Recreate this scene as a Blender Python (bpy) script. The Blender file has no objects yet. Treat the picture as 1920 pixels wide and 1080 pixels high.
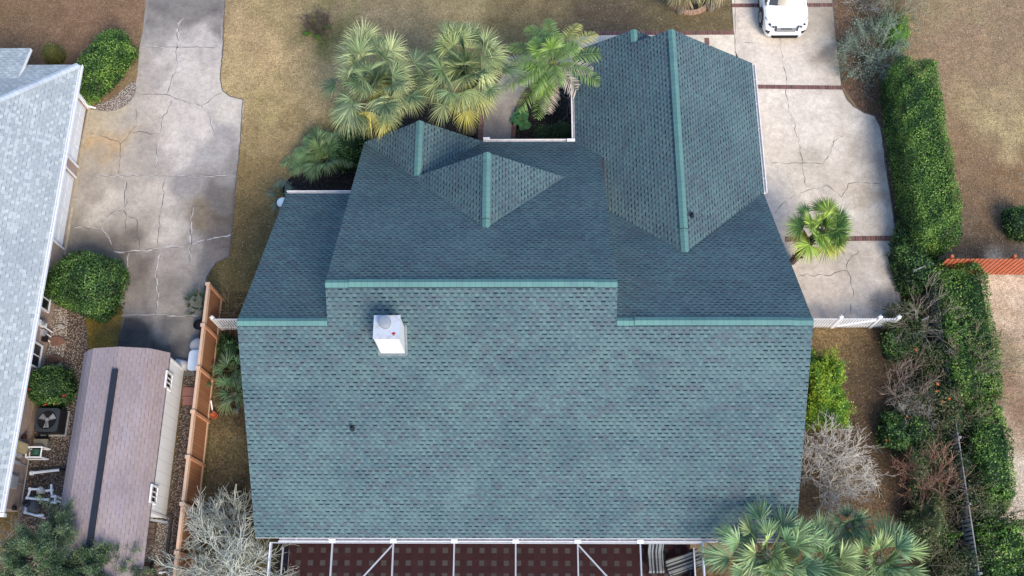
import bpy, math, random
import numpy as np
from mathutils import Vector, Matrix, geometry
random.seed(7); RS = np.random.RandomState(11)
D = bpy.data; SC = bpy.context.scene; COL = SC.collection
# ------------------------------------------------------------------ camera
FPX, TILT, CH, YAW, ROLL = 1842.0, .3485, 37.05, .037, -.036
cyw, syw = math.cos(YAW), math.sin(YAW)
cR = np.array([cyw, syw, 0.]); cF = np.array([-syw*math.sin(TILT), cyw*math.sin(TILT), -math.cos(TILT)])
cU = np.array([-syw*math.cos(TILT), cyw*math.cos(TILT), math.sin(TILT)])
_c, _s = math.cos(ROLL), math.sin(ROLL)
cR, cU = _c*cR + _s*cU, -_s*cR + _c*cU
cam = D.cameras.new('camera'); co = D.objects.new('camera', cam); COL.objects.link(co)
cam.sensor_width = 36; cam.lens = FPX/1920*36; cam.clip_start = .5; cam.clip_end = 1500
co.matrix_world = Matrix([[cR[0], cU[0], -cF[0], 0], [cR[1], cU[1], -cF[1], 0], [cR[2], cU[2], -cF[2], CH], [0, 0, 0, 1]])
SC.camera = co
# ------------------------------------------------------------------ sky, sun, exposure
SUN_EL, SUN_AZ = 44, 150          # degrees; azimuth clockwise from north (+Y)
w = D.worlds.new("World"); SC.world = w; w.use_nodes = True
nt = w.node_tree; bg = nt.nodes['Background']
sk = nt.nodes.new('ShaderNodeTexSky'); sk.sky_type = 'NISHITA'; sk.sun_disc = False
sk.sun_elevation = math.radians(SUN_EL); sk.sun_rotation = math.radians(SUN_AZ); sk.dust_density = .8; sk.air_density = 1.0; sk.ozone_density = 2.6
nt.links.new(sk.outputs[0], bg.inputs[0]); bg.inputs[1].default_value = .15
sl = D.lights.new('sun', 'SUN'); sl.energy = 1.9; sl.angle = math.radians(24); sl.color = (1., .87, .69)
so = D.objects.new('sun', sl); COL.objects.link(so)
az, el = math.radians(SUN_AZ), math.radians(SUN_EL)
sd = Vector((math.sin(az)*math.cos(el), math.cos(az)*math.cos(el), math.sin(el)))
so.rotation_euler = sd.to_track_quat('Z', 'Y').to_euler(); so.location = (0, 0, 60)
SC.view_settings.view_transform = 'Standard'; SC.view_settings.look = 'None'
SC.view_settings.exposure = 1.22; SC.view_settings.gamma = 1
# ------------------------------------------------------------------ helpers
def ray(u, v): return cF + (u-960)/FPX*cR - (v-540)/FPX*cU
def g(u, v, z=0.):
    "point of the place seen at pixel (u, v) and standing at height z"
    d = ray(u, v); k = (z-CH)/d[2]; return np.array([k*d[0], k*d[1], z])
def gx(u, v, X):
    d = ray(u, v); k = X/d[0]; return np.array([X, k*d[1], CH+k*d[2]])
def lin(c):
    return tuple(((x/255.)/12.92 if x/255. <= .04045 else ((x/255.+.055)/1.055)**2.4) for x in c[:3])
class MB:
    def __init__(s): s.v=[]; s.f=[]; s.m=[]; s.uv=[]
    def face(s, pts, m=0, uv=None):
        b=len(s.v); s.v += [tuple(map(float, p)) for p in pts]; s.f.append(tuple(range(b, b+len(pts)))); s.m.append(m)
        s.uv.append(uv if uv is not None else [(p[0]+.37*p[1], p[2]+p[1]*.61) for p in pts])
    def box(s, x0, x1, y0, y1, z0, z1, m=0):
        p=[(x0,y0,z0),(x1,y0,z0),(x1,y1,z0),(x0,y1,z0),(x0,y0,z1),(x1,y0,z1),(x1,y1,z1),(x0,y1,z1)]
        for q in ((3,2,1,0),(4,5,6,7)): s.face([p[i] for i in q], m, [(p[i][0],p[i][1]) for i in q])
        for q in ((0,1,5,4),(2,3,7,6)): s.face([p[i] for i in q], m, [(p[i][0],p[i][2]) for i in q])
        for q in ((1,2,6,5),(3,0,4,7)): s.face([p[i] for i in q], m, [(p[i][1],p[i][2]) for i in q])
    def beam(s, a, b, wx, hz, m=0, up=(0,0,1)):
        a=Vector(a); b=Vector(b); d=(b-a); L=d.length; d.normalize(); u=Vector(up)
        sd_=d.cross(u); 
        if sd_.length<1e-4: sd_=Vector((1,0,0))
        sd_.normalize(); u=sd_.cross(d).normalized()
        P=[]
        for c_ in (a,b):
            for i,j in ((-1,-1),(1,-1),(1,1),(-1,1)): P.append(c_+sd_*(i*wx/2)+u*(j*hz/2))
        for q in ((3,2,1,0),(4,5,6,7),(0,1,5,4),(1,2,6,5),(2,3,7,6),(3,0,4,7)):
            pts=[P[i] for i in q]; s.face(pts, m, [(0,0),(wx,0),(wx,L),(0,L)])
    def tube(s, pts, rad, n=8, m=0, cap=True):
        pts=[Vector(p) for p in pts]; rs=rad if hasattr(rad,'__len__') else [rad]*len(pts)
        rings=[]; nrm=None
        for i,p in enumerate(pts):
            d=(pts[min(i+1,len(pts)-1)]-pts[max(i-1,0)]).normalized()
            if nrm is None: nrm=d.orthogonal().normalized()
            else:
                nrm=nrm-d*nrm.dot(d); nrm=nrm.normalized() if nrm.length>1e-5 else d.orthogonal().normalized()
            bn=d.cross(nrm)
            rings.append([p+(nrm*math.cos(6.2832*k/n)+bn*math.sin(6.2832*k/n))*rs[i] for k in range(n)])
        b=len(s.v)
        for r in rings: s.v += [tuple(q) for q in r]
        for i in range(len(rings)-1):
            for k in range(n):
                s.f.append((b+i*n+k, b+i*n+(k+1)%n, b+(i+1)*n+(k+1)%n, b+(i+1)*n+k)); s.m.append(m); s.uv.append([(k/n,i),((k+1)/n,i),((k+1)/n,i+1),(k/n,i+1)])
        if cap:
            s.f.append(tuple(b+k for k in range(n))[::-1]); s.m.append(m); s.uv.append([(0,0)]*n)
            e=b+(len(rings)-1)*n; s.f.append(tuple(e+k for k in range(n))); s.m.append(m); s.uv.append([(0,0)]*n)
    def lathe(s, c, prof, n=24, m=0):
        "prof: list of (radius, z)"
        s.tube([(c[0],c[1],c[2]+z) for r,z in prof], [max(r,1e-4) for r,z in prof], n, m) if False else None
        b=len(s.v)
        for r,z in prof:
            for k in range(n): s.v.append((c[0]+r*math.cos(6.2832*k/n), c[1]+r*math.sin(6.2832*k/n), c[2]+z))
        for i in range(len(prof)-1):
            for k in range(n):
                s.f.append((b+i*n+k, b+i*n+(k+1)%n, b+(i+1)*n+(k+1)%n, b+(i+1)*n+k)); s.m.append(m); s.uv.append([(0,0)]*4)
        e=b+(len(prof)-1)*n; s.f.append(tuple(e+k for k in range(n))); s.m.append(m); s.uv.append([(0,0)]*n)
        s.f.append(tuple(b+k for k in range(n))[::-1]); s.m.append(m); s.uv.append([(0,0)]*n)
    def build(s, name, mats, parent=None, smooth=False, bevel=0):
        me=D.meshes.new(name); me.from_pydata(s.v, [], s.f)
        mats=mats if isinstance(mats,(list,tuple)) else [mats]
        for mm in mats: me.materials.append(mm)
        me.polygons.foreach_set('material_index', s.m)
        ul=me.uv_layers.new(name='UVMap'); flat=[]
        for q in s.uv:
            for a in q: flat += [float(a[0]), float(a[1])]
        ul.data.foreach_set('uv', flat)
        if smooth: me.polygons.foreach_set('use_smooth', [True]*len(me.polygons))
        me.update(); o=D.objects.new(name, me); COL.objects.link(o)
        if parent: link_parent(o, parent)
        if bevel:
            md=o.modifiers.new('bevel','BEVEL'); md.width=bevel; md.segments=2; md.limit_method='ANGLE'
        return o
def link_parent(o, parent):
    o.parent=parent; o.matrix_parent_inverse=Matrix.Translation(-wloc(parent))
def wloc(o):
    p=o.location.copy()
    return p if o.parent is None else (o.matrix_parent_inverse @ p)+wloc(o.parent)
def npmesh(name, V, Fq, col=None, mats=None, parent=None, smooth=False, uv=None):
    "fast mesh: V (n,3), Fq (m,k)"
    me=D.meshes.new(name); V=np.asarray(V,np.float32); Fq=np.asarray(Fq,np.int32); k=Fq.shape[1]
    me.vertices.add(len(V)); me.vertices.foreach_set('co', V.ravel())
    me.loops.add(Fq.size); me.loops.foreach_set('vertex_index', Fq.ravel())
    me.polygons.add(len(Fq)); me.polygons.foreach_set('loop_start', np.arange(0,Fq.size,k,dtype=np.int32))
    me.polygons.foreach_set('loop_total', np.full(len(Fq),k,np.int32))
    if smooth: me.polygons.foreach_set('use_smooth', np.ones(len(Fq),bool))
    me.update(calc_edges=True); me.validate()
    if col is not None:
        a=me.color_attributes.new('col','FLOAT_COLOR','POINT'); c4=np.ones((len(V),4),np.float32); c4[:,:3]=col; a.data.foreach_set('color', c4.ravel())
    for mm in (mats if isinstance(mats,(list,tuple)) else [mats]): me.materials.append(mm)
    o=D.objects.new(name, me); COL.objects.link(o)
    if parent: link_parent(o, parent)
    return o
def tag(o, label, cat, group=None):
    o['label']=label; o['category']=cat
    if group: o['group']=group
    return o
def struct(o): o['kind']='structure'; return o
def thing(name, label, cat, loc=(0,0,0), group=None):
    o=D.objects.new(name,None); COL.objects.link(o); o.location=Vector([float(x) for x in loc]); o.empty_display_size=.3
    return tag(o,label,cat,group)
def snoise(P, f, seed=0):
    "cheap smooth noise -1..1 from sums of sines"
    r=np.random.RandomState(seed+99); s=np.zeros(len(P))
    for i in range(7):
        k=r.normal(size=P.shape[1]); k/=np.linalg.norm(k); s+=np.sin(P@k*f*(.6+.9*r.rand())*6.28+r.rand()*6.28)
    return s/3.2
# ------------------------------------------------------------------ node helper
class NT:
    def __init__(s, name):
        s.mat=D.materials.new(name); s.mat.use_nodes=True; s.t=s.mat.node_tree; s.b=s.t.nodes['Principled BSDF']
        s.b.inputs['Specular IOR Level'].default_value=.25; s.b.inputs['Roughness'].default_value=.85
    def n(s, typ, **kw):
        x=s.t.nodes.new(typ)
        for k,v in kw.items(): setattr(x,k,v)
        return x
    def L(s,a,b): s.t.links.new(a,b)
    def put(s, sock, val):
        if isinstance(val,(int,float)): sock.default_value=val
        elif isinstance(val,(tuple,list)): sock.default_value=tuple(val)+((1,) if len(sock.default_value)==4 and len(val)==3 else ())
        else: s.L(val,sock)
    def m(s, op, a, b=0., c=0.):
        x=s.n('ShaderNodeMath',operation=op); s.put(x.inputs[0],a); s.put(x.inputs[1],b); s.put(x.inputs[2],c); return x.outputs[0]
    def mix(s, f, a, b, mode='MIX'):
        x=s.n('ShaderNodeMix',data_type='RGBA',blend_type=mode); s.put(x.inputs[0],f); s.put(x.inputs[6],a); s.put(x.inputs[7],b); return x.outputs[2]
    def noise(s, vec, scale, detail=3, rough=.6, dist=0):
        x=s.n('ShaderNodeTexNoise'); 
        if vec is not None: s.L(vec,x.inputs['Vector'])
        x.inputs['Scale'].default_value=scale; x.inputs['Detail'].default_value=detail; x.inputs['Roughness'].default_value=rough; x.inputs['Distortion'].default_value=dist
        return x.outputs[0]
    def ramp(s, f, stops):
        x=s.n('ShaderNodeValToRGB'); s.put(x.inputs[0],f); e=x.color_ramp.elements
        while len(e)<len(stops): e.new(.5)
        for q,(p,c) in zip(e,stops): q.position=p; q.color=(*c,1) if len(c)==3 else c
        return x.outputs[0]
    def rr(s, f, a, b, c=0., d=1.):
        x=s.n('ShaderNodeMapRange'); s.put(x.inputs[0],f); x.inputs[1].default_value=a; x.inputs[2].default_value=b; x.inputs[3].default_value=c; x.inputs[4].default_value=d; return x.outputs[0]
    def pos(s): return s.n('ShaderNodeNewGeometry').outputs['Position']
    def uv(s): return s.n('ShaderNodeUVMap',uv_map='UVMap').outputs[0]
    def xyz(s,v): x=s.n('ShaderNodeSeparateXYZ'); s.L(v,x.inputs[0]); return x.outputs
    def comb(s,a,b,c=0.): x=s.n('ShaderNodeCombineXYZ'); s.put(x.inputs[0],a); s.put(x.inputs[1],b); s.put(x.inputs[2],c); return x.outputs[0]
    def white(s,vec): x=s.n('ShaderNodeTexWhiteNoise',noise_dimensions='2D'); s.L(vec,x.inputs[0]); return x.outputs
    def attr(s,n='col'): return s.n('ShaderNodeAttribute',attribute_name=n).outputs[0]
    def bump(s,h,st,dist=.02): x=s.n('ShaderNodeBump'); x.inputs['Strength'].default_value=st; x.inputs['Distance'].default_value=dist; s.L(h,x.inputs['Height']); s.L(x.outputs[0],s.b.inputs['Normal'])
    def base(s,c): s.put(s.b.inputs['Base Color'],c); return s
    def rough(s,r): s.put(s.b.inputs['Roughness'],r); return s
def plain(name, c, rough=.6, var=.12, scale=3., metal=0, spec=.3, bump=0):
    N=NT(name); p=N.pos(); f=N.noise(p,scale,4,.65); f2=N.noise(p,scale*14,2,.5)
    k=N.m('ADD',N.rr(f,.25,.75,1-var,1+var),N.rr(f2,.2,.8,-var*.4,var*.4))
    x=N.n('ShaderNodeMix',data_type='RGBA',blend_type='MULTIPLY'); x.inputs[0].default_value=1; x.inputs[6].default_value=(*c,1)
    N.L(N.comb(k,k,k),x.inputs[7]); N.L(x.outputs[2],N.b.inputs['Base Color']); N.rough(rough); N.b.inputs['Metallic'].default_value=metal; N.b.inputs['Specular IOR Level'].default_value=spec
    if bump: N.bump(f2,bump)
    return N.mat
def shingle(name, cA, cB, cC, dark, row=.137, tab=.228, contrast=1., dash=.5, dashh=.2, dirt=(.03,.06,.07), dirtk=.35, lightk=0.):
    N=NT(name); x,y,_=N.xyz(N.uv())
    wob=N.noise(N.uv(),.9,2,.5)
    r=N.m('DIVIDE',N.m('ADD',y,N.rr(wob,0,1,-.006,.006)),row); ri=N.m('FLOOR',r); fv=N.m('FRACT',r)
    rn=N.white(N.comb(ri,3.3))[0]
    off=N.m('ADD',N.m('MULTIPLY',ri,.5),N.m('MULTIPLY',rn,.26))
    q=N.m('ADD',N.m('DIVIDE',x,tab),off); qi=N.m('FLOOR',q); fu=N.m('FRACT',q)
    rc=N.white(N.comb(qi,ri)); rv=rc[0]; rcol=N.xyz(rc[1])
    wdt=N.rr(rv,0,1,dash-.16,dash+.14)
    up=N.m('LESS_THAN',fu,wdt)                       # laminated upper tab
    part=N.m('FLOOR',N.m('MULTIPLY',q,2.)); r2=N.white(N.comb(part,N.m('ADD',ri,17.)))
    big=N.noise(N.uv(),.55,3,.6); streak=N.noise(N.comb(N.m('MULTIPLY',x,.25),N.m('MULTIPLY',y,1.6)),1.,3,.6)
    mixAB=N.m('ADD',N.m('MULTIPLY',up,.38*contrast),N.m('MULTIPLY',r2[0],.42*contrast)); mixAB=N.m('ADD',mixAB,N.rr(big,.3,.7,-.2,.45),0); 
    c=N.mix(N.m('MINIMUM',N.m('MAXIMUM',mixAB,0.),1.),cB,cA)
    pur=N.m('MULTIPLY',N.m('GREATER_THAN',rcol[1],.62),N.rr(streak,.38,.58,.1,1.))
    c=N.mix(N.m('MULTIPLY',pur,.6),c,cC)
    gr=N.noise(N.uv(),60.,2,.7); c=N.mix(N.rr(gr,.3,.7,0,.22),c,tuple(k*.5 for k in cB))
    st=N.rr(N.noise(N.pos(),.35,4,.6),.45,.75,0,dirtk); c=N.mix(st,c,dirt)
    if lightk: c=N.mix(N.m('MULTIPLY',N.m('GREATER_THAN',N.xyz(r2[1])[1],.74),lightk),c,tuple(min(.8,k*1.7) for k in cA))
    dl=N.m('MULTIPLY',up,N.m('LESS_THAN',fv,dashh)); thin=N.m('LESS_THAN',fv,.06)
    sid=N.m('MULTIPLY',N.m('LESS_THAN',fu,.05),.5)
    fade=N.rr(N.noise(N.comb(N.m('MULTIPLY',x,.5),N.m('MULTIPLY',y,1.1)),.9,3,.6),.34,.56,.7,1.); d=N.m('MAXIMUM',N.m('MAXIMUM',N.m('MULTIPLY',dl,N.m('MULTIPLY',fade,N.rr(rcol[0],0,1,.6,1.))),N.m('MULTIPLY',thin,.12)),N.m('MULTIPLY',sid,.6)); c=N.mix(d,c,dark)
    N.base(c); N.rough(.9); N.bump(N.m('SUBTRACT',up,d),.35,.012)
    return N.mat
# ------------------------------------------------------------------ materials
M={}
M['roof']=shingle('green_shingle',(.108,.172,.172),(.055,.093,.113),(.080,.094,.110),(.003,.010,.017),dashh=.36,dirtk=.30,contrast=1.15,dash=.54)
M['roofn']=shingle('grey_shingle',(.38,.41,.405),(.26,.295,.305),(.31,.33,.355),(.11,.13,.145),tab=.3,dash=.42,dashh=.16,dirt=(.22,.25,.28),dirtk=.2,lightk=.2)
M['roofs']=shingle('brown_shingle',(.36,.295,.285),(.25,.205,.205),(.31,.265,.29),(.11,.08,.075),row=.135,tab=.34,contrast=.5,dash=.5,dashh=.13,dirt=(.17,.14,.15),dirtk=.5)
def capmat(name, c1, c2):
    N=NT(name); x,y,_=N.xyz(N.uv()); q=N.m('DIVIDE',y,.2); fi=N.m('FLOOR',q); r=N.white(N.comb(fi,5.))[0]
    big=N.noise(N.comb(N.m('MULTIPLY',y,.8),x),1.,3,.6)
    k=N.m('ADD',N.m('MULTIPLY',r,.3),N.rr(big,.35,.65,-.2,.6)); c=N.mix(N.m('MINIMUM',N.m('MAXIMUM',k,0.),1.),c1,c2)
    c=N.mix(N.m('MULTIPLY',N.m('LESS_THAN',N.m('FRACT',q),.12),.3),c,tuple(a*.45 for a in c2)); N.base(c); N.rough(.9); return N.mat
M['cap']=capmat('green_ridge_shingle',(.098,.205,.188),(.078,.155,.158))
M['capn']=capmat('grey_ridge_shingle',(.45,.49,.52),(.30,.34,.38))
M['white']=plain('white_paint',(.74,.75,.76),.5,.05); M['vinyl']=plain('white_vinyl',(.78,.79,.80),.4,.04)
M['gutter']=plain('gutter_white',(.66,.63,.61),.5,.18,6.); M['alu']=plain('white_aluminium',(.72,.74,.78),.35,.06)
M['steel']=plain('galvanised_steel',(.36,.37,.38),.45,.15,4.,metal=.55); M['black']=plain('black_metal',(.012,.012,.014),.4,.2); M['rubber']=plain('rubber',(.015,.015,.016),.8,.2)
M['darkblue']=plain('dark_ridge_vent',(.014,.018,.028),.6,.2); M['acbody']=plain('charcoal_metal',(.028,.034,.042),.45,.15)
M['greybox']=plain('grey_enamel',(.35,.35,.36),.5,.12); M['cream']=plain('weathered_cream_panel',(.45,.36,.20),.6,.3,9.)
M['fibre']=plain('filter_tank_grey',(.12,.12,.13),.5,.2); M['green']=plain('green_hose',(.03,.10,.07),.5,.3,20.)
M['tblue']=plain('pale_blue_plastic',(.50,.58,.66),.5,.06); M['red']=plain('red_paint',(.28,.02,.025),.35,.1); M['terra']=plain('terracotta',(.42,.10,.04),.8,.15)
M['pink']=plain('pinkish_paver',(.28,.13,.11),.9,.15,8.,bump=.2); M['stone']=plain('grey_stone',(.30,.29,.28),.9,.3,12.,bump=.4)
M['bark']=plain('bark',(.10,.075,.055),.95,.35,9.,bump=.5); M['mulch']=None
M['hose']=plain('dull_grey_hose',(.13,.12,.12),.6,.1)
M['edging']=plain('weathered_timber',(.07,.06,.055),.9,.35,8.,bump=.3)
M['fabric']=plain('sling_fabric',(.20,.22,.24),.8,.1); M['darkfab']=plain('dark_sling',(.03,.035,.04),.8,.1)
M['glassd']=plain('dark_glass',(.015,.018,.022),.08,.05,spec=.6)
M['chim']=plain('white_render',(.60,.60,.58),.7,.05,2.)
N=NT('rusty_white_cap'); p=N.pos(); f=N.rr(N.noise(p,2.2,4,.7),.52,.66,0,1); c=N.mix(N.m('MULTIPLY',f,.5),(.40,.44,.50),(.30,.19,.12)); N.base(c); N.rough(.45); M['chimtop']=N.mat
# brick walls
def brickmat(name, a, b, mort, sx=.21, sy=.075, scale=1.):
    N=NT(name); t=N.n('ShaderNodeTexBrick'); N.L(N.uv(),t.inputs['Vector'])
    for k,v in (('Color1',a),('Color2',b),('Mortar',mort)): t.inputs[k].default_value=(*v,1)
    t.inputs['Scale'].default_value=1; t.inputs['Brick Width'].default_value=sx; t.inputs['Row Height'].default_value=sy; t.inputs['Mortar Size'].default_value=.006
    f=N.noise(N.pos(),8.,4,.7); N.base(N.mix(N.rr(f,.3,.7,0,.45),t.outputs[0],tuple(k*.55 for k in b))); N.rough(.95); N.bump(t.outputs[1],.3,.01); return N.mat
M['brickw']=brickmat('pinkish_brick',(.46,.33,.26),(.34,.24,.19),(.44,.38,.33)); M['brickh']=brickmat('house_brick',(.36,.17,.12),(.24,.11,.08),(.35,.31,.28))
M['brickp']=brickmat('brick_paving',(.22,.10,.085),(.10,.055,.05),(.26,.22,.20),.105,.30)
M['siding']=None
N=NT('white_lap_siding'); x,y,_=N.xyz(N.uv()); l=N.m('FRACT',N.m('DIVIDE',x,.42)); d=N.m('LESS_THAN',l,.05); fx=N.noise(N.pos(),1.2,3,.6)
c=N.mix(N.rr(fx,.35,.7,0,.3),(.82,.86,.88),(.74,.77,.77)); N.base(N.mix(N.m('MULTIPLY',d,.35),c,(.3,.3,.3))); N.rough(.6); M['siding']=N.mat
# fence wood: vertical boards (uv x along the fence)
def fencewood(name, a, b, board=.14):
    N=NT(name); x,y,_=N.xyz(N.uv()); q=N.m('DIVIDE',x,board); r=N.white(N.comb(N.m('FLOOR',q),1.))[0]
    gr=N.noise(N.comb(N.m('MULTIPLY',x,22.),N.m('MULTIPLY',y,1.3)),1.,4,.6); k=N.m('ADD',N.m('MULTIPLY',r,.5),N.rr(gr,.3,.7,0,.5))
    c=N.mix(k,a,b); gap=N.m('LESS_THAN',N.m('FRACT',q),.07); N.base(N.mix(N.m('MULTIPLY',gap,.75),c,tuple(t*.15 for t in b))); N.rough(.8); return N.mat
M['fwood']=fencewood('cedar_fence_boards',(.40,.19,.095),(.29,.125,.06)); M['fpost']=plain('cedar_post',(.52,.27,.16),.8,.2,6.); M['rwood']=plain('red_stained_wood',(.42,.11,.05),.8,.3,7.); M['fcap']=plain('bleached_cedar_rail',(.52,.35,.24),.8,.12,6.)
M['gwood']=plain('greyed_wood',(.27,.27,.26),.9,.3,6.); M['gdark']=plain('dark_greyed_wood',(.07,.075,.08),.9,.3,6.); M['deckw']=plain('brown_deck_wood',(.14,.10,.085),.9,.35,9.)
# ground materials using vertex colour
def ground(name, fine=(.55,1.5), fscale=22., clump=3.2, bumpk=.6, speck=None, cl=(.82,1.16)):
    N=NT(name); p=N.pos(); c=N.attr(); x,y,z=N.xyz(p)
    f=N.noise(p,fscale,3,.75); f2=N.noise(p,clump,4,.65); f3=N.noise(p,fscale*.32,3,.7)
    k=N.m('MULTIPLY',N.m('MULTIPLY',N.rr(f,.28,.72,*fine),N.rr(f2,.28,.72,*cl)),N.rr(f3,.3,.7,.72,1.22))
    c=N.mix(1.,c,N.comb(k,k,k),'MULTIPLY')
    if speck: 
        v=N.n('ShaderNodeTexVoronoi'); N.L(p,v.inputs[0]); v.inputs['Scale'].default_value=speck[0]; rn=N.xyz(v.outputs['Color'])
        s_=N.m('MULTIPLY',N.m('GREATER_THAN',rn[0],speck[2]),N.m('LESS_THAN',v.outputs['Distance'],.42)); c=N.mix(N.m('MULTIPLY',s_,.85),c,N.mix(1.,c,speck[1],'MULTIPLY'))
    N.base(c); N.rough(.97); N.b.inputs['Specular IOR Level'].default_value=.1; N.bump(N.m('ADD',f,f3),bumpk,.03); return N.mat
M['lawn']=ground('dry_lawn',fine=(.30,1.72),clump=1.6,cl=(.74,1.2),speck=(19.,(1.5,1.45,1.35),.80))
M['yard']=ground('leaf_strewn_dirt',fine=(.35,1.7),fscale=12.,speck=(13.,(1.7,1.35,1.15),.74))
def concrete(name, speck=False):
    N=NT(name); p=N.pos(); c=N.attr(); f=N.noise(p,1.1,6,.7,.6); f2=N.noise(p,26.,3,.8); f3=N.noise(p,4.5,5,.75,.3)
    k=N.m('MULTIPLY',N.m('MULTIPLY',N.rr(f,.3,.7,.82,1.12),N.rr(f2,.25,.75,.74,1.2)),N.rr(f3,.3,.7,.78,1.12))
    c=N.mix(1.,c,N.comb(k,k,k),'MULTIPLY')
    a=N.n('ShaderNodeAttribute',attribute_name='col').outputs['Alpha']
    N.base(c); N.rough(.9); N.bump(f2,.15,.01); return N.mat
M['conc']=concrete('weathered_concrete')
M['crackd']=plain('crack_dark',(.10,.09,.085),.95,.3,8.); M['crackl']=plain('crack_pale',(.42,.39,.365),.95,.2,6.)
def pebbles(name, cols, scale=14., dark=(.03,.025,.02)):
    N=NT(name); p=N.pos(); v=N.n('ShaderNodeTexVoronoi'); N.L(p,v.inputs[0]); v.inputs['Scale'].default_value=scale
    r=N.xyz(v.outputs['Color'])[0]; c=N.ramp(r,[(i/(len(cols)-1.0),q) for i,q in enumerate(cols)]); e=N.rr(v.outputs['Distance'],.32,.58,0,1)
    N.base(N.mix(e,c,dark)); N.rough(.8); N.bump(N.m('SUBTRACT',1.,v.outputs['Distance']),1.,.04); return N.mat
M['gravel']=pebbles('river_gravel',[(.19,.13,.10),(.30,.23,.18),(.14,.09,.07),(.38,.32,.26),(.20,.14,.10)],17.,(.06,.045,.035))
M['gravell']=pebbles('pale_gravel',[(.40,.34,.28),(.52,.46,.40),(.28,.22,.18),(.56,.52,.47)],17.,(.14,.11,.09))
M['mulch']=pebbles('dark_mulch',[(.014,.010,.009),(.035,.022,.018),(.02,.014,.011),(.06,.04,.03)],16.,(.006,.005,.005))
# pool deck pavers: dark red with grey squares
N=NT('red_pavers'); x,y,_=N.xyz(N.pos()); P_=.447
qx=N.m('FRACT',N.m('DIVIDE',N.m('ADD',x,100.),P_)); qy=N.m('FRACT',N.m('DIVIDE',N.m('ADD',y,100.12),P_))
sq=N.m('MULTIPLY',N.m('LESS_THAN',qx,.42),N.m('LESS_THAN',qy,.42))
rnd=N.white(N.comb(N.m('FLOOR',N.m('DIVIDE',N.m('ADD',x,100.),P_*.5)),N.m('FLOOR',N.m('DIVIDE',N.m('ADD',y,100.12),P_*.5))))[0]
c=N.mix(rnd,(.048,.015,.015),(.066,.021,.020)); cg=N.mix(rnd,(.095,.082,.074),(.11,.10,.094)); c=N.mix(sq,c,cg)
hx=N.m('FRACT',N.m('DIVIDE',N.m('ADD',x,100.),P_*.5)); hy=N.m('FRACT',N.m('DIVIDE',N.m('ADD',y,100.12),P_*.25)); j=N.m('MAXIMUM',N.m('LESS_THAN',hx,.04),N.m('LESS_THAN',hy,.07))
c=N.mix(N.m('MULTIPLY',j,.35),c,(.05,.03,.03)); f=N.noise(N.pos(),3.,4,.7); N.base(N.mix(N.rr(f,.35,.7,0,.35),c,(.06,.04,.04))); N.rough(.8); M['paver']=N.mat
# leaves: colour per vertex
def leafmat(name, tr=.18, rough=.45):
    N=NT(name); N.base(N.attr()); N.rough(rough); N.b.inputs['Specular IOR Level'].default_value=.35
    tb=N.n('ShaderNodeBsdfTranslucent'); N.L(N.attr(),tb.inputs[0]); mx=N.n('ShaderNodeMixShader'); mx.inputs[0].default_value=tr
    out=N.t.nodes['Material Output']; N.L(N.b.outputs[0],mx.inputs[1]); N.L(tb.outputs[0],mx.inputs[2]); N.L(mx.outputs[0],out.inputs[0]); return N.mat
M['leaf']=leafmat('leaf'); 
N=NT('twig'); c=N.attr(); f=N.noise(N.pos(),18.,3,.7); k=N.rr(f,.3,.7,.7,1.25); N.base(N.mix(1.,c,N.comb(k,k,k),'MULTIPLY')); N.rough(.9); M['twig']=N.mat
# insect screen
N=NT('insect_screen'); tb=N.n('ShaderNodeBsdfTransparent'); mx=N.n('ShaderNodeMixShader'); mx.inputs[0].default_value=.30; N.base((.004,.004,.005)); N.b.inputs['Specular IOR Level'].default_value=0; out=N.t.nodes['Material Output']
N.L(tb.outputs[0],mx.inputs[1]); N.L(N.b.outputs[0],mx.inputs[2]); N.L(mx.outputs[0],out.inputs[0]); M['screen']=N.mat
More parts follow.
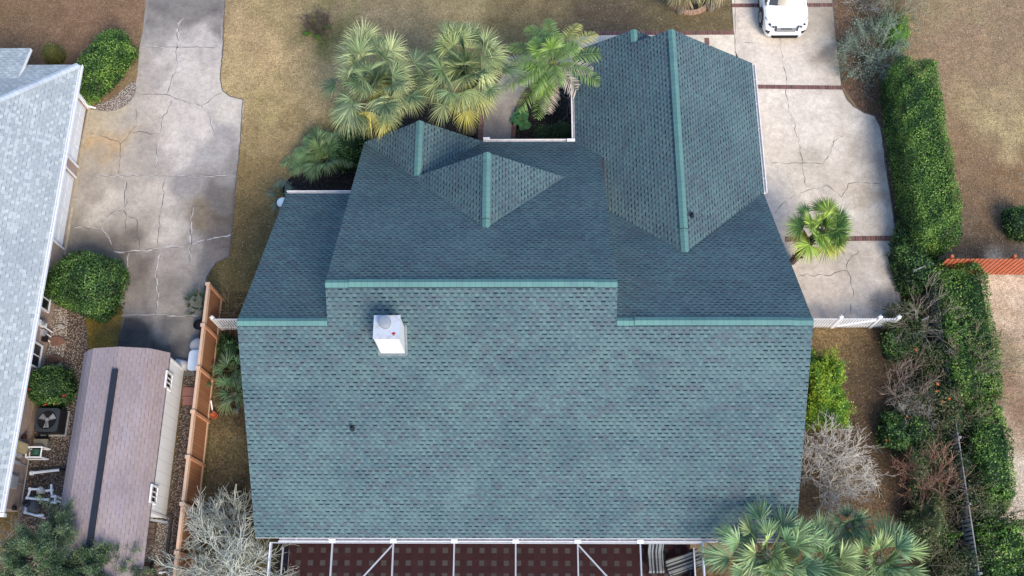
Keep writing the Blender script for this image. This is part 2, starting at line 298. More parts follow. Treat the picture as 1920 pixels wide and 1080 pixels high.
# ------------------------------------------------------------------ ground sheets
ILL=np.array([1.21,1.25,1.45])     # how much brighter than its base colour an open horizontal surface renders
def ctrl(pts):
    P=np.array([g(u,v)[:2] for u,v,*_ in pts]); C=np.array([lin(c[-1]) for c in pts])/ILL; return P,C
def idw(Q,P,C,pw=3.,soft=.35,warp=.45,seed=0):
    Q2=Q+np.stack([snoise(Q,.55,seed),snoise(Q,.6,seed+5)],1)*warp
    out=np.zeros((len(Q),3))
    for i in range(0,len(Q),20000):
        d=np.linalg.norm(Q2[i:i+20000,None,:]-P[None],axis=2)+soft; w_=d**-pw; out[i:i+20000]=(w_@C)/w_.sum(1)[:,None]
    return out
def sheet(name, poly, z, step, cfun, mat, extra=None):
    "flat sheet over a polygon (world xy), triangulated on a grid so that colour can vary"
    poly=[Vector((float(p[0]),float(p[1]))) for p in poly]; n=len(poly)
    xs=[p.x for p in poly]; ys=[p.y for p in poly]; pts=list(poly)
    if step:
        X,Y=np.meshgrid(np.arange(min(xs)+step*.5,max(xs),step),np.arange(min(ys)+step*.5,max(ys),step)); X=X.ravel(); Y=Y.ravel()
        ins=np.zeros(len(X),bool); near=np.zeros(len(X),bool); j=n-1
        for i in range(n):
            a,b=poly[i],poly[j]; cr=((a.y>Y)!=(b.y>Y))
            with np.errstate(all='ignore'): ins^=cr&(X<(b.x-a.x)*(Y-a.y)/(b.y-a.y+1e-12)+a.x)
            ab=np.array([b.x-a.x,b.y-a.y]); L2=ab@ab+1e-9; t=np.clip(((X-a.x)*ab[0]+(Y-a.y)*ab[1])/L2,0,1); dd=np.hypot(X-a.x-t*ab[0],Y-a.y-t*ab[1]); near|=dd<step*.3; j=i
        pts+= [Vector((float(a),float(b))) for a,b in zip(X[ins&~near],Y[ins&~near])]
    vs,es,fs,*_=geometry.delaunay_2d_cdt(pts,[],[list(range(n))],1,1e-4)
    V=np.array([(v.x,v.y,z) for v in vs]); F_=[]
    for f in fs:
        f=list(f); a,b,c=[V[k] for k in f[:3]]
        if (b[0]-a[0])*(c[1]-a[1])-(b[1]-a[1])*(c[0]-a[0])<0: f=f[::-1]
        F_ += [[f[0],f[k],f[k+1]] for k in range(1,len(f)-1)]
    col=cfun(V[:,:2]) if cfun else None
    return npmesh(name,V,np.array(F_),col,mat)
LAWN=[(130,40,(126,103,84)),(30,60,(118,98,80)),(230,20,(128,105,85)),(10,10,(124,102,80)),(200,80,(110,90,75)),(450,60,(168,148,114)),(440,150,(176,158,120)),(520,100,(182,160,122)),(600,160,(170,152,115)),
(560,40,(165,146,110)),(700,30,(152,137,108)),(850,20,(154,140,108)),(480,200,(162,146,106)),(520,260,(152,134,100)),(470,330,(134,116,80)),(455,420,(116,100,70)),(440,500,(108,98,66)),(420,480,(100,90,62)),(590,60,(95,105,60)),
(900,20,(142,132,98)),(1000,20,(125,113,86)),(1100,30,(104,93,76)),(1150,40,(100,90,76)),(1250,45,(108,100,78)),(1340,20,(116,106,82)),(960,50,(120,110,80)),
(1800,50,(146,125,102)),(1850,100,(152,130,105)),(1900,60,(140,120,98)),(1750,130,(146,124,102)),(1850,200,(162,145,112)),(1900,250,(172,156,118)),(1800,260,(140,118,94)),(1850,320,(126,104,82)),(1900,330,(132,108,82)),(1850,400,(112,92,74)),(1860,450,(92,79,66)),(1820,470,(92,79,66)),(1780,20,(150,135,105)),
(1880,520,(214,200,180)),(1890,560,(205,190,170)),(1880,600,(185,165,142)),(1890,660,(165,146,122)),(1900,750,(142,118,98)),(1905,820,(165,145,125)),(1910,880,(210,198,182)),(1915,950,(205,193,178)),(1918,1040,(180,165,150)),
(160,620,(132,114,56)),(140,680,(124,108,60)),(200,610,(128,110,66)),(120,760,(120,104,76)),
(640,250,(120,112,78)),(700,260,(95,85,62)),(1060,90,(110,100,80))]
LP,LC=ctrl(LAWN); LC=LC*np.array([.98,.965,1.04])
base_col=np.array(lin((125,110,85)))/ILL
def lawncol(Q):
    c=idw(Q,LP,LC,3.2,.4,.7,1); far=np.clip((np.hypot(Q[:,0],Q[:,1]-14)-28)/10,0,1)[:,None]; return c*(1-far)+base_col*far
gm=sheet('ground',[(-300,-300),(300,-300),(300,300),(-300,300)],-.02,0,lambda Q:np.tile(base_col,(len(Q),1)),M['lawn']); struct(gm)
lw=sheet('lawn',[(-30,-5),(28,-5),(28,36),(-30,36)],0.,.22,lawncol,M['lawn']); struct(lw)
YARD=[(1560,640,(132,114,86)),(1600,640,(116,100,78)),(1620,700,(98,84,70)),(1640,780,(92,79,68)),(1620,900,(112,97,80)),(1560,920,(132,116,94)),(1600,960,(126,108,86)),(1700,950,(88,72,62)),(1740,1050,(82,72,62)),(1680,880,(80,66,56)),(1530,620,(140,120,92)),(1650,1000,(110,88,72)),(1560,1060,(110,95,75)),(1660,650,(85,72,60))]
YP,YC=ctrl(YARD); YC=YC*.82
def P(l,z=0.): return [g(u,v,z)[:2] for u,v in l]
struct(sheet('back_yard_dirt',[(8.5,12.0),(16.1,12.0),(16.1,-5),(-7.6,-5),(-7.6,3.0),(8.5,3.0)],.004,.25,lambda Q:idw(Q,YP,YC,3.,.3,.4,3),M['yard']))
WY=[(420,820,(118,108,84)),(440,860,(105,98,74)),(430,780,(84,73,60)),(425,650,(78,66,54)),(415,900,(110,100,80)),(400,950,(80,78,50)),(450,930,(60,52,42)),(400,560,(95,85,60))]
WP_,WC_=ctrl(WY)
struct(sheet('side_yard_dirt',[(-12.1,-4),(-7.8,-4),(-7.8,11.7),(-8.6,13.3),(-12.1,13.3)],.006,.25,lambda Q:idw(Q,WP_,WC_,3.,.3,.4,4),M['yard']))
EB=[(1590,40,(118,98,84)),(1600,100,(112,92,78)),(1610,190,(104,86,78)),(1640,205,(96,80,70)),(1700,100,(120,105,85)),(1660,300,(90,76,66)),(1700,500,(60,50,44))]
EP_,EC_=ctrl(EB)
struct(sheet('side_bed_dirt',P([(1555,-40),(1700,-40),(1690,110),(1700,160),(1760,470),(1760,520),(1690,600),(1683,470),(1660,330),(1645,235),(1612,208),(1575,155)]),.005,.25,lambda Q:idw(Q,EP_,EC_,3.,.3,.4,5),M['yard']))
# --- concrete
def smooth(pts,it=2):
    pts=[np.array(p,float) for p in pts]
    for _ in range(it):
        q=[]
        for i in range(len(pts)):
            a,b=pts[i],pts[(i+1)%len(pts)]; q+= [a*.78+b*.22,a*.22+b*.78]
        pts=q
    return pts
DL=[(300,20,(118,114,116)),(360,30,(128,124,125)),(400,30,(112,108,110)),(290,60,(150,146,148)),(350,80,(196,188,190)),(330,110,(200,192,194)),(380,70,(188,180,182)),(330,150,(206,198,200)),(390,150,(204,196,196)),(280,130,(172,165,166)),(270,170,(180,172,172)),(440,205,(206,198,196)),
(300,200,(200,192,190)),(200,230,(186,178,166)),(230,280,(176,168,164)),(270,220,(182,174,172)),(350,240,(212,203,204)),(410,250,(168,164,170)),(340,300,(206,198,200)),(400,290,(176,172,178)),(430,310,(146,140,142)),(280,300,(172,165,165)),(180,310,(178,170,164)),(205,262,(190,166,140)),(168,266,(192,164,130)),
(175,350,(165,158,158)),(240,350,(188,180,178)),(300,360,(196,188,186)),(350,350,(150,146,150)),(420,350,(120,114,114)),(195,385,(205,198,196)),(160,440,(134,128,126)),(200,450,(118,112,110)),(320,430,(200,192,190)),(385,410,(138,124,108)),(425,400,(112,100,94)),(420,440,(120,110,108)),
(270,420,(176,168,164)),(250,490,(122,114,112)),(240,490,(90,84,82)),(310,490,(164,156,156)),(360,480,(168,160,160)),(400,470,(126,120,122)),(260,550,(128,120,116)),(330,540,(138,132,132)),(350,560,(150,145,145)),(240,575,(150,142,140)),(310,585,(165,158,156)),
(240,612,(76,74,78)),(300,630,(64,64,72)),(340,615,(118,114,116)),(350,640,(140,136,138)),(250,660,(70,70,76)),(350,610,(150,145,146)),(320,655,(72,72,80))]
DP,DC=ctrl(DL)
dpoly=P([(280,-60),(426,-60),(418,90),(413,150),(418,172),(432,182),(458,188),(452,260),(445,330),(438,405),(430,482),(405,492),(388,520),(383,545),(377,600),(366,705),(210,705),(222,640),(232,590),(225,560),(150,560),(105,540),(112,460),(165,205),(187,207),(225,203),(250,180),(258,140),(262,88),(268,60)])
def strip(mb, pts, width, z, m, jit=.25):
    "thin ribbon along a polyline (world xy)"
    pts=[np.array(p[:2],float) for p in pts]; q=[pts[0]]
    for a,b in zip(pts[:-1],pts[1:]):
        n_=max(1,int(np.linalg.norm(b-a)/.16)); d=(b-a)/(np.linalg.norm(b-a)+1e-9); pr_=np.array([-d[1],d[0]])
        for k in range(1,n_+1): q.append(a+(b-a)*k/n_+ (pr_*random.uniform(-.035,.035)*jit*4 if k<n_ else 0))
    L=[];R_=[]
    for i,p_ in enumerate(q):
        d=q[min(i+1,len(q)-1)]-q[max(i-1,0)]; d=d/(np.linalg.norm(d)+1e-9); n_=np.array([-d[1],d[0]]); ww=width*.5*random.uniform(1-jit*2.2,1+jit*1.6)
        L.append(p_+n_*ww); R_.append(p_-n_*ww)
    b=len(mb.v)
    for l,r in zip(L,R_): mb.v += [(l[0],l[1],z),(r[0],r[1],z)]
    for i in range(len(q)-1):
        mb.f.append((b+2*i,b+2*i+1,b+2*i+3,b+2*i+2)); mb.m.append(m); mb.uv.append([(0,0)]*4)
def slab(name, poly, z, cfun, extra):
    o=sheet(name,poly,z,.16,cfun,M['conc']); struct(o)
    mb=MB(); extra(mb,z); j=mb.build(name+'_cracks',[M['crackd'],M['crackl']])
    return o,j
def joinsheet(a,b):
    # fold the crack ribbons into the slab's own mesh
    me=a.data; n0=len(me.vertices)
    V=np.zeros(n0*3,np.float32); me.vertices.foreach_get('co',V); V=V.reshape(-1,3)
    C=np.zeros(n0*4,np.float32); me.color_attributes['col'].data.foreach_get('color',C)
    Fs=[tuple(p.vertices) for p in me.polygons]; Vb=[tuple(v.co) for v in b.data.vertices]; Fb=[tuple(n0+k for k in p.vertices) for p in b.data.polygons]; Mb=[p.material_index+1 for p in b.data.polygons]
    nm=D.meshes.new(me.name); nm.from_pydata([tuple(v) for v in V]+Vb,[],Fs+Fb); nm.materials.append(me.materials[0])
    for m_ in b.data.materials: nm.materials.append(m_)
    nm.polygons.foreach_set('material_index',[0]*len(Fs)+Mb); ca=nm.color_attributes.new('col','FLOAT_COLOR','POINT'); ca.data.foreach_set('color',np.concatenate([C,np.ones(len(Vb)*4,np.float32)])); nm.update()
    a.data=nm; D.objects.remove(b)
def lcracks(mb,z):
    W=lambda l:[g(u,v)[:2] for u,v in l]
    for l in ([(423,-20),(418,90),(413,150),(418,171),(431,181),(456,187),(451,260),(444,330),(437,405),(429,481),(405,492),(388,520),(383,545),(377,600),(366,705)],): strip(mb,W(l),.05,z+.006,0,.14)
    for l in ([(263,88),(340,89),(413,89)],[(150,330),(300,331),(443,331)],[(228,592),(300,591),(372,593)]):
        strip(mb,W(l),.06,z+.004,1,.15); strip(mb,W(l),.022,z+.008,0,.15)
    halo=[[(345,35),(335,45),(333,88),(330,130),(320,160),(312,178)],[(322,190),(305,225),(298,255),(292,320)],[(190,425),(210,400),(232,390),(237,340)],[(190,428),(200,440),(212,470),(235,473),(300,467),(350,460),(433,440)],[(302,475),(292,510),(297,560),(293,590)],[(135,428),(190,428)],[(243,475),(240,500),(232,510)],[(362,385),(358,440),(357,495)],[(378,198),(395,225),(400,258)]]
    for l in halo: strip(mb,W(l),random.uniform(.04,.075),z+.004,1,.35)
    for l in halo+[[(250,175),(310,177),(345,190),(378,198),(415,175)],[(255,205),(258,235),(245,247),(298,252)],[(170,250),(200,258),(226,270),(235,262),(245,247)],[(226,270),(222,325)],[(232,395),(258,415),(262,465)],[(310,335),(302,395),(297,460)],[(237,340),(236,430)],[(362,388),(400,386)]]:
        strip(mb,W(l),.022,z+.008,0,.4)
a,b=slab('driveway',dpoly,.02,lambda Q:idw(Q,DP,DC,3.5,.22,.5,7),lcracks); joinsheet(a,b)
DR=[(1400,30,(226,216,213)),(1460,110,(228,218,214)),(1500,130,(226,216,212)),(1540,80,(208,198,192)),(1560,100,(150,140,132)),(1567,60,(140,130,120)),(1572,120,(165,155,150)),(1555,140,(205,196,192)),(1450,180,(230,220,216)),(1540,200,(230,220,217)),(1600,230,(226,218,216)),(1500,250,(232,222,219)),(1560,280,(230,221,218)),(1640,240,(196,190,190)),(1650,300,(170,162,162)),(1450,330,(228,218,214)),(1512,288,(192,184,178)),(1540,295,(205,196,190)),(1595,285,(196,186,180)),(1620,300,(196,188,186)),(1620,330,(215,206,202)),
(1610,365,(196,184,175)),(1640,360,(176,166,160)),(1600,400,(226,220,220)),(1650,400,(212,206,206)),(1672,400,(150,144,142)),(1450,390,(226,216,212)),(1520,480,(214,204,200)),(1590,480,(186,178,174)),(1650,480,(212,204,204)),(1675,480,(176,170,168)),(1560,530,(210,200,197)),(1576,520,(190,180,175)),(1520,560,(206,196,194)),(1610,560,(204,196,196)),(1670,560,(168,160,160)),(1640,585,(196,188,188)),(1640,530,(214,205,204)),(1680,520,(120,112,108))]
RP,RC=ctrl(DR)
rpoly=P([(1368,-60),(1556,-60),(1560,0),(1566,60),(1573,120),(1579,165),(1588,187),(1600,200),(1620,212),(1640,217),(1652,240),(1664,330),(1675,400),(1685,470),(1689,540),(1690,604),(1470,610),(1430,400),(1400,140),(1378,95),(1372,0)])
def rcracks(mb,z):
    W=lambda l:[g(u,v)[:2] for u,v in l]
    for l in ([(1462,72),(1465,100),(1470,130),(1475,155),(1474,180),(1478,205),(1490,230),(1492,250),(1500,275),(1504,305)],[(1447,306),(1500,307),(1543,308),(1555,290),(1562,265),(1580,256)],[(1453,400),(1470,380),(1502,362),(1515,357),(1535,355),(1548,347),(1570,362),(1577,370)],
        [(1577,370),(1590,345),(1600,343),(1650,345)],[(1610,470),(1590,490),(1587,505),(1595,520),(1600,545),(1594,590)],[(1587,508),(1550,517),(1497,515)],[(1504,305),(1512,350)],[(1560,440),(1575,465),(1587,490)]):
        strip(mb,W(l),.020,z+.004,0,.45)
    strip(mb,W([(1561,0),(1566,60),(1573,120),(1578,165),(1588,187),(1600,200),(1620,212),(1640,218),(1651,240),(1663,330),(1674,400),(1684,470),(1688,540),(1689,600)]),.05,z+.006,0,.14)
    for l in ([(1378,0),(1378,98),(1415,160)],[(1413,82),(1395,80)]): strip(mb,W(l),.02,z+.004,0,.1)
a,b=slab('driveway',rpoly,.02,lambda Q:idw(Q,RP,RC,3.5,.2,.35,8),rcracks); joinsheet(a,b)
# brick bands across it, set into the slab
def band(pts, width, z, name='brick_band', mat=None):
    mb=MB(); pts=[np.array(p[:2]) for p in pts]; s=0
    Ls=[];
    for i,p_ in enumerate(pts):
        d=pts[min(i+1,len(pts)-1)]-pts[max(i-1,0)]; d=d/np.linalg.norm(d); n_=np.array([-d[1],d[0]])*width/2; Ls.append((p_+n_,p_-n_))
    for i in range(len(pts)-1):
        l=np.linalg.norm(pts[i+1]-pts[i]); a,b=Ls[i]; c,d=Ls[i+1]
        mb.face([(*b,z),(*d,z),(*c,z),(*a,z)],0,[(s,0),(s+l,0),(s+l,width),(s,width)]); s+=l
    return struct(mb.build(name,mat or M['brickp']))
def hline(u0,u1,v0,v1,n=6): return [g(u0+(u1-u0)*k/n,v0+(v1-v0)*k/n) for k in range(n+1)]
band(hline(1372,1561,11,10),.20,.030); band(hline(1410,1579,163,165),.20,.030); band(hline(1472,1684,449,447),.22,.030)
# front walk: concrete with brick edges
cl=[(1378,88),(1300,88),(1200,88),(1110,88),(1050,96),(1000,118),(965,150),(943,185),(932,225),(929,275)]
clw=[g(u,v)[:2] for u,v in cl]
def resamp(pts,st=.25):
    pts=[np.array(p) for p in pts]
    for _ in range(3):
        q=[pts[0]]
        for a_,b_ in zip(pts[:-1],pts[1:]): q+=[a_*.75+b_*.25,a_*.25+b_*.75]
        pts=q+[pts[-1]]
    return pts
cw=resamp(clw)
def offs(pts,o0,o1=None):
    out=[]
    for i,p_ in enumerate(pts):
        d=pts[min(i+1,len(pts)-1)]-pts[max(i-1,0)]; d=d/np.linalg.norm(d); o_=o0 if o1 is None else o0+(o1-o0)*i/(len(pts)-1); out.append(p_+np.array([-d[1],d[0]])*o_)
    return out
wk=[(1000,110,(215,206,202)),(940,185,(186,176,170)),(930,230,(136,128,130)),(925,250,(150,142,142)),(955,215,(176,166,164)),(1330,88,(232,222,216)),(1200,88,(228,218,212)),(1100,88,(220,210,206))]
KP,KC=ctrl(wk); le=offs(cw,-.62,-.55); re=offs(cw,.62,.62)
struct(sheet('front_walk',[*le,*re[::-1]],.02,.12,lambda Q:idw(Q,KP,KC,3.,.2,.5,9),M['conc']))
band(offs(cw,-.72,-.66),.20,.027,'brick_edging'); band(offs(cw,.72,.72),.20,.027,'brick_edging')
band([g(1325,72),g(1326,100)],.2,.036)
# beds
struct(sheet('mulch_bed',[(-6.1,18.2),(-1.9,18.2),(-1.85,21.0),(-2.4,21.9),(-4.2,21.9),(-6.3,21.4)],.012,0,None,M['mulch']))
struct(sheet('mulch_bed',[(-.55,18.2),(2.3,18.2),(2.3,24.1),(1.6,24.0),(.3,23.2),(-.2,21.9),(-.5,20.6)],.012,0,None,M['mulch']))
struct(sheet('mulch_bed',smooth(P([(520,375),(540,330),(600,315),(640,250),(690,250),(720,300),(700,380)])),.012,0,None,M['mulch']))
struct(sheet('palm_bed',smooth([(8.7,15.9),(9.7,15.5),(10.3,14.8),(10.4,13.9),(9.9,13.3),(8.7,13.0)]),.034,.1,lambda Q:idw(Q,EP_,EC_*1.3,3.,.3,.4,5),M['yard']))
# gravel strips beside the shed and the neighbouring house
struct(sheet('gravel_strip',[(-13.27,-4),(-12.2,-4),(-12.2,12.6),(-12.55,12.8),(-12.75,11.0),(-12.95,10.3),(-13.27,10.0)],.010,0,None,M['gravel']))
struct(sheet('gravel_strip',[(-18.8,-4),(-16.1,-4),(-16.1,10.0),(-17.0,10.1),(-17.6,12.6),(-18.8,13.2)],.010,0,None,M['gravel']))
struct(sheet('gravel_patch',P([(180,1100),(320,1100),(327,975),(310,965),(250,960),(200,1000)]),.014,0,None,M['gravell']))
struct(sheet('gravel_border',smooth(P([(105,570),(130,580),(122,660),(110,700),(85,740),(60,735),(85,600)])),.016,0,None,M['gravell']))
struct(sheet('gravel_border',smooth(P([(178,208),(216,210),(246,192),(258,165),(250,150),(236,165),(205,190),(180,196)])),.026,0,None,M['gravell']))
struct(sheet('pool_deck',[(-8.7,-6),(6.05,-6),(6.05,4.4),(-8.7,4.4)],.02,0,None,M['paver']))
# ------------------------------------------------------------------ roofs
def slopeuv(pts, ref=None):
    P_=[Vector(p) for p in pts]; n=Vector((0,0,0))
    for i in range(1,len(P_)-1): n+= (P_[i]-P_[0]).cross(P_[i+1]-P_[0])
    n.normalize(); 
    if n.z<0: n=-n
    h=Vector((0,0,1)).cross(n); h.normalize(); up=n.cross(h).normalized()
    if up.z<0: up=-up
    return [(p.dot(h)+50,p.dot(up)+50) for p in P_]
def ccw(pts):
    a=sum(pts[i][0]*pts[(i+1)%len(pts)][1]-pts[(i+1)%len(pts)][0]*pts[i][1] for i in range(len(pts))); return pts if a>0 else pts[::-1]
def roofplane(mb, pts, edges=(), th=.16, m=0, mf=1, soffit=True):
    "shingled plane with a fascia on the given edges (pairs of points)"
    pts=ccw([tuple(p) for p in pts]); mb.face(pts,m,slopeuv(pts))
    if soffit: mb.face([(p[0],p[1],p[2]-th) for p in pts[::-1]],mf)
    for a,b in edges:
        mb.face([a,b,(b[0],b[1],b[2]-th),(a[0],a[1],a[2]-th)],mf)
def ridgecap(mb, a, b, sl1, sl2, wd=.15, lift=.02, m=0, th=.02):
    "cap shingles folded over a ridge a-b; sl1/sl2 slopes on the left/right side"
    a=Vector(a); b=Vector(b); d=(b-a).normalized(); s_=Vector((d.y,-d.x,0)).normalized(); L=(b-a).length
    up=Vector((0,0,lift+th)); 
    for sg,sl in ((1,sl1),(-1,sl2)):
        o=s_*sg*wd-Vector((0,0,sl*wd)); A=a+up; B=b+up; C=b+o+up; E=a+o+up
        q=[A,B,C,E] if sg<0 else [A,E,C,B]
        uv=[(0,0),(0,L),(wd,L),(wd,0)] if sg<0 else [(0,0),(wd,0),(wd,L),(0,L)]
        mb.face(q,m,uv)
        dn=Vector((0,0,-(lift+th))); r=[E,C,C+dn,E+dn]; mb.face(r if sg>0 else r[::-1],m+1)
        mb.face([A,E,E+dn,A+dn],m+1); mb.face([B,C,C+dn,B+dn],m+1)
ZE=2.75
xL,xR,x1,x2=-9.19,9.17,-6.29,2.93
Yr,Zr,Ys,Yc=9.68,7.29,3.40,10.71; pS=.719; Zs=Zr-pS*(Yr-Ys); Zc=Zr+pS*(Yc-Yr)
Yn=16.35; pN=(Zr-ZE)/(Yn-Yr); Yce=18.56; pC=(Zc-ZE)/(Yce-Yc)
zN=lambda Y: ZE+pN*(Yn-Y); zC=lambda Y: ZE+pC*(Yce-Y)
xE,pE,xEe,xEw,YE=5.63,.654,9.21,2.0,22.1; ZEr=ZE+pE*(xEe-xE)
house=thing('house','large two-gabled house under dark green shingle roofs in the middle','house',((xL+xR)/2,10,0))
xa,ya=-3.95,Yce; pA=.702; ZA=ZE+pA*(xa-x1); xb,yb=-1.31,16.26; ZB=ZE+pA*(xb-x1)
yBr=Yce-(ZB-ZE)/pC; yEr=Yn-(ZEr-ZE)/pN; zW2=ZE+pE*(x2-xEw); yv2=Yn-(zW2-ZE)/pN; yv1=Yce-(zW2-ZE)/pC
mb=MB()
roofplane(mb,[(xL,Ys,Zs),(xR,Ys,Zs),(xR,Yr,Zr),(x2,Yr,Zr),(x2,Yc,Zc),(x1,Yc,Zc),(x1,Yr,Zr),(xL,Yr,Zr)],[((xL,Ys,Zs),(xR,Ys,Zs)),((xR,Ys,Zs),(xR,Yr,Zr)),((xL,Yr,Zr),(xL,Ys,Zs)),((x1,Yc,Zc),(x1,Yr,Zr)),((x2,Yr,Zr),(x2,Yc,Zc))])
mb.build('roof_slope',[M['roof'],M['white']],house)
mb=MB(); roofplane(mb,[(xL,Yr,Zr),(x1,Yr,Zr),(x1,Yn,ZE),(xL,Yn,ZE)],[((x1,Yn,ZE),(xL,Yn,ZE)),((xL,Yn,ZE),(xL,Yr,Zr))]); mb.build('roof_slope',[M['roof'],M['white']],house)
mb=MB(); roofplane(mb,[(x1,Yc,Zc),(x2,Yc,Zc),(x2,yv1,zW2),(xEw,Yce,ZE),(x1,Yce,ZE)],[((xEw,Yce,ZE),(x1,Yce,ZE)),((x1,Yce,ZE),(x1,Yc,Zc)),((x2,Yc,Zc),(x2,yv1,zW2))]); mb.build('roof_slope',[M['roof'],M['white']],house)
mb=MB(); roofplane(mb,[(x2,Yr,Zr),(xR,Yr,Zr),(xR,Yn,ZE),(xE,yEr,ZEr),(x2,yv2,zW2)],[((xR,Yr,Zr),(xR,Yn,ZE))]); mb.build('roof_slope',[M['roof'],M['white']],house)
mb=MB(); roofplane(mb,[(xE,yEr,ZEr),(xE,YE,ZEr),(xEe,YE,ZE),(xEe,Yn,ZE)],[((xEe,Yn,ZE),(xEe,YE,ZE)),((xEe,YE,ZE),(xE,YE,ZEr))]); mb.build('roof_slope',[M['roof'],M['white']],house)
xc,yc=4.3,22.68; ZC=ZE+pE*(xc-xEw)
mb=MB(); roofplane(mb,[(xE,yEr,ZEr),(x2,yv2,zW2),(x2,yv1,zW2),(xEw,Yce,ZE),(xEw,yc,ZE),(xc,yc,ZC),(xc,YE,ZC),(xE,YE,ZEr)],[((xEw,Yce,ZE),(xEw,yc,ZE)),((xEw,yc,ZE),(xc,yc,ZC)),((xc,YE,ZC),(xE,YE,ZEr))])
roofplane(mb,[(xc,yc,ZC),(xc,YE-.1,ZC),(xc+1.6,YE-.1,ZC-1.6*pE),(xc+1.6,yc,ZC-1.6*pE)],[((xc,yc,ZC),(xc+1.6,yc,ZC-1.6*pE))]); mb.build('roof_slope',[M['roof'],M['white']],house)
mb=MB(); roofplane(mb,[(x1,Yce,ZE),(xa,Yce+.02,ZA),(xa,yb,ZA),(xb,yb,ZB),(xb,yBr,ZB)],[((x1,Yce,ZE),(xa,Yce+.02,ZA)),((xa,yb,ZA),(xb,yb,ZB))],soffit=False)
xae=xa+(xa-x1); roofplane(mb,[(xa,Yce+.02,ZA),(xae,Yce+.02,ZE),(xa,Yce-(ZA-ZE)/pC,ZA)],[((xa,Yce+.02,ZA),(xae,Yce+.02,ZE))],soffit=False)
xbr=xb+(ZB-zC(yb))/pA
roofplane(mb,[(xb,yb,ZB),(xbr,yb,zC(yb)),(xb,yBr,ZB)],[((xb,yb,ZB),(xbr,yb,zC(yb)))],soffit=False)
mb.build('gable_roof',[M['roof'],M['white']],house)
mb=MB(); zf=lambda x:ZE+pE*(x-xEw)+.012
mb.face([(x2+.002,yv1,zf(x2)),(x2+.002,yv2,zf(x2)),(x2+.16,yv2-.05,zf(x2+.16)),(x2+.10,yv1-.3,zf(x2+.10))]); mb.build('flashing',plain('purplish_flashing',(.07,.055,.075),.6,.2),house)
# walls
mb=MB(); hb=.42
def wallseg(mb,a,b,z1a,z1b,m=0,z0=0):
    L=math.hypot(b[0]-a[0],b[1]-a[1]); mb.face([(a[0],a[1],z0),(b[0],b[1],z0),(b[0],b[1],z1b),(a[0],a[1],z1a)],m,[(0,z0),(L,z0),(L,z1b),(0,z1a)])
Wl,Wr=xL+.38,xR-.4; zb=ZE-.12
out=[(Wl,Ys+hb),(Wr,Ys+hb),(Wr,YE-.3),(xEw+hb,YE-.3),(xEw+hb,Yce-hb),(x1+.3,Yce-hb),(x1+.3,Yn-hb),(Wl,Yn-hb)]
for i,a in enumerate(out): wallseg(mb,a,out[(i+1)%len(out)],zb,zb)
for X in (Wl,Wr):
    y0,y1=Ys+hb,Yn-hb; mb.face([(X,y0,zb),(X,y1,zb),(X,Yr,Zr-.2)],0,[(y0,zb),(y1,zb),(Yr,Zr)])
for X in (x1+.05,x2-.05):
    mb.face([(X,Yr-.2,Zr-.35),(X,Yc,Zc-.17),(X,Yce-.4,ZE-.1),(X,Yn-.5,ZE-.1)],1)
mb.face([(xEw+hb,YE-.3,zb),(Wr,YE-.3,zb),(xE,YE-.3,ZEr-.2)],0,[(0,0),(6,0),(3,2)])
mb.face([(xa,yb-.12,ZA-.3),(xb,yb-.12,ZB-.15),(xbr,yb-.12,zC(yb)-.1),(xa+.2,yb-.12,zC(yb)-.4)],1)
mb.face([(x1+.4,Yce-.2,ZE-.2),(xae-.2,Yce-.2,ZE-.2),(xa,Yce-.2,ZA-.2)],1)
mb.build('wall',[M['brickh'],M['siding']],house)
# windows and doors on the walls the roof hides from above
def window(parent, c, ax, wd, ht, wm=None, gm=None, mull=1):
    "c centre; ax 'x' or 'y' = direction the window runs along; sign of outward normal from n"
    (cx,cy,cz,n)=c; f=MB(); p=MB(); t=.06
    def bx(mb,a0,a1,z0,z1,d0,d1,m=0):
        lo,hi=min(d0*n,d1*n),max(d0*n,d1*n)
        if ax=='x': mb.box(cx+a0,cx+a1,cy+lo,cy+hi,cz+z0,cz+z1,m)
        else: mb.box(cx+lo,cx+hi,cy+a0,cy+a1,cz+z0,cz+z1,m)
    for q in ((-wd/2-t,-wd/2,-ht/2-t,ht/2+t),(wd/2,wd/2+t,-ht/2-t,ht/2+t),(-wd/2,wd/2,ht/2,ht/2+t),(-wd/2,wd/2,-ht/2-t,-ht/2)): bx(f,*q,0,.06)
    for k in range(1,mull+1):
        a=-wd/2+wd*k/(mull+1); bx(f,a-.018,a+.018,-ht/2,ht/2,.012,.045)
    bx(p,-wd/2,wd/2,-ht/2,ht/2,.004,.014)
    fo=f.build('window',wm or M['white'],parent); p.build('pane',gm or M['glassd'],fo); return fo
for X in (-6,-2,2): window(house,(X,Ys+hb,1.4,-1),'x',1.8,1.5)
window(house,(Wr,7.,1.4,1),'y',1.2,1.2); window(house,(Wl,12.,1.4,-1),'y',1.2,1.2); window(house,(-3.95,Yce-hb,1.5,1),'x',1.8,1.4)
mb=MB(); 
for k in range(4): mb.box(Wr+.004,Wr+.05,17.2,20.9,.02+k*.55,.02+k*.55+.53)
mb.build('garage_door',M['white'],house)
mb=MB(); mb.box(-.9,.15,Yce-hb,Yce-hb+.05,0.05,2.1); fd=mb.build('front_door',plain('dark_door',(.12,.04,.03),.4,.1),house); mb=MB(); mb.lathe((.02,Yce-hb+.09,1.0),[(.0,-.03),(.03,-.01),(.03,.01),(0,.03)],8); mb.build('handle',M['steel'],fd)
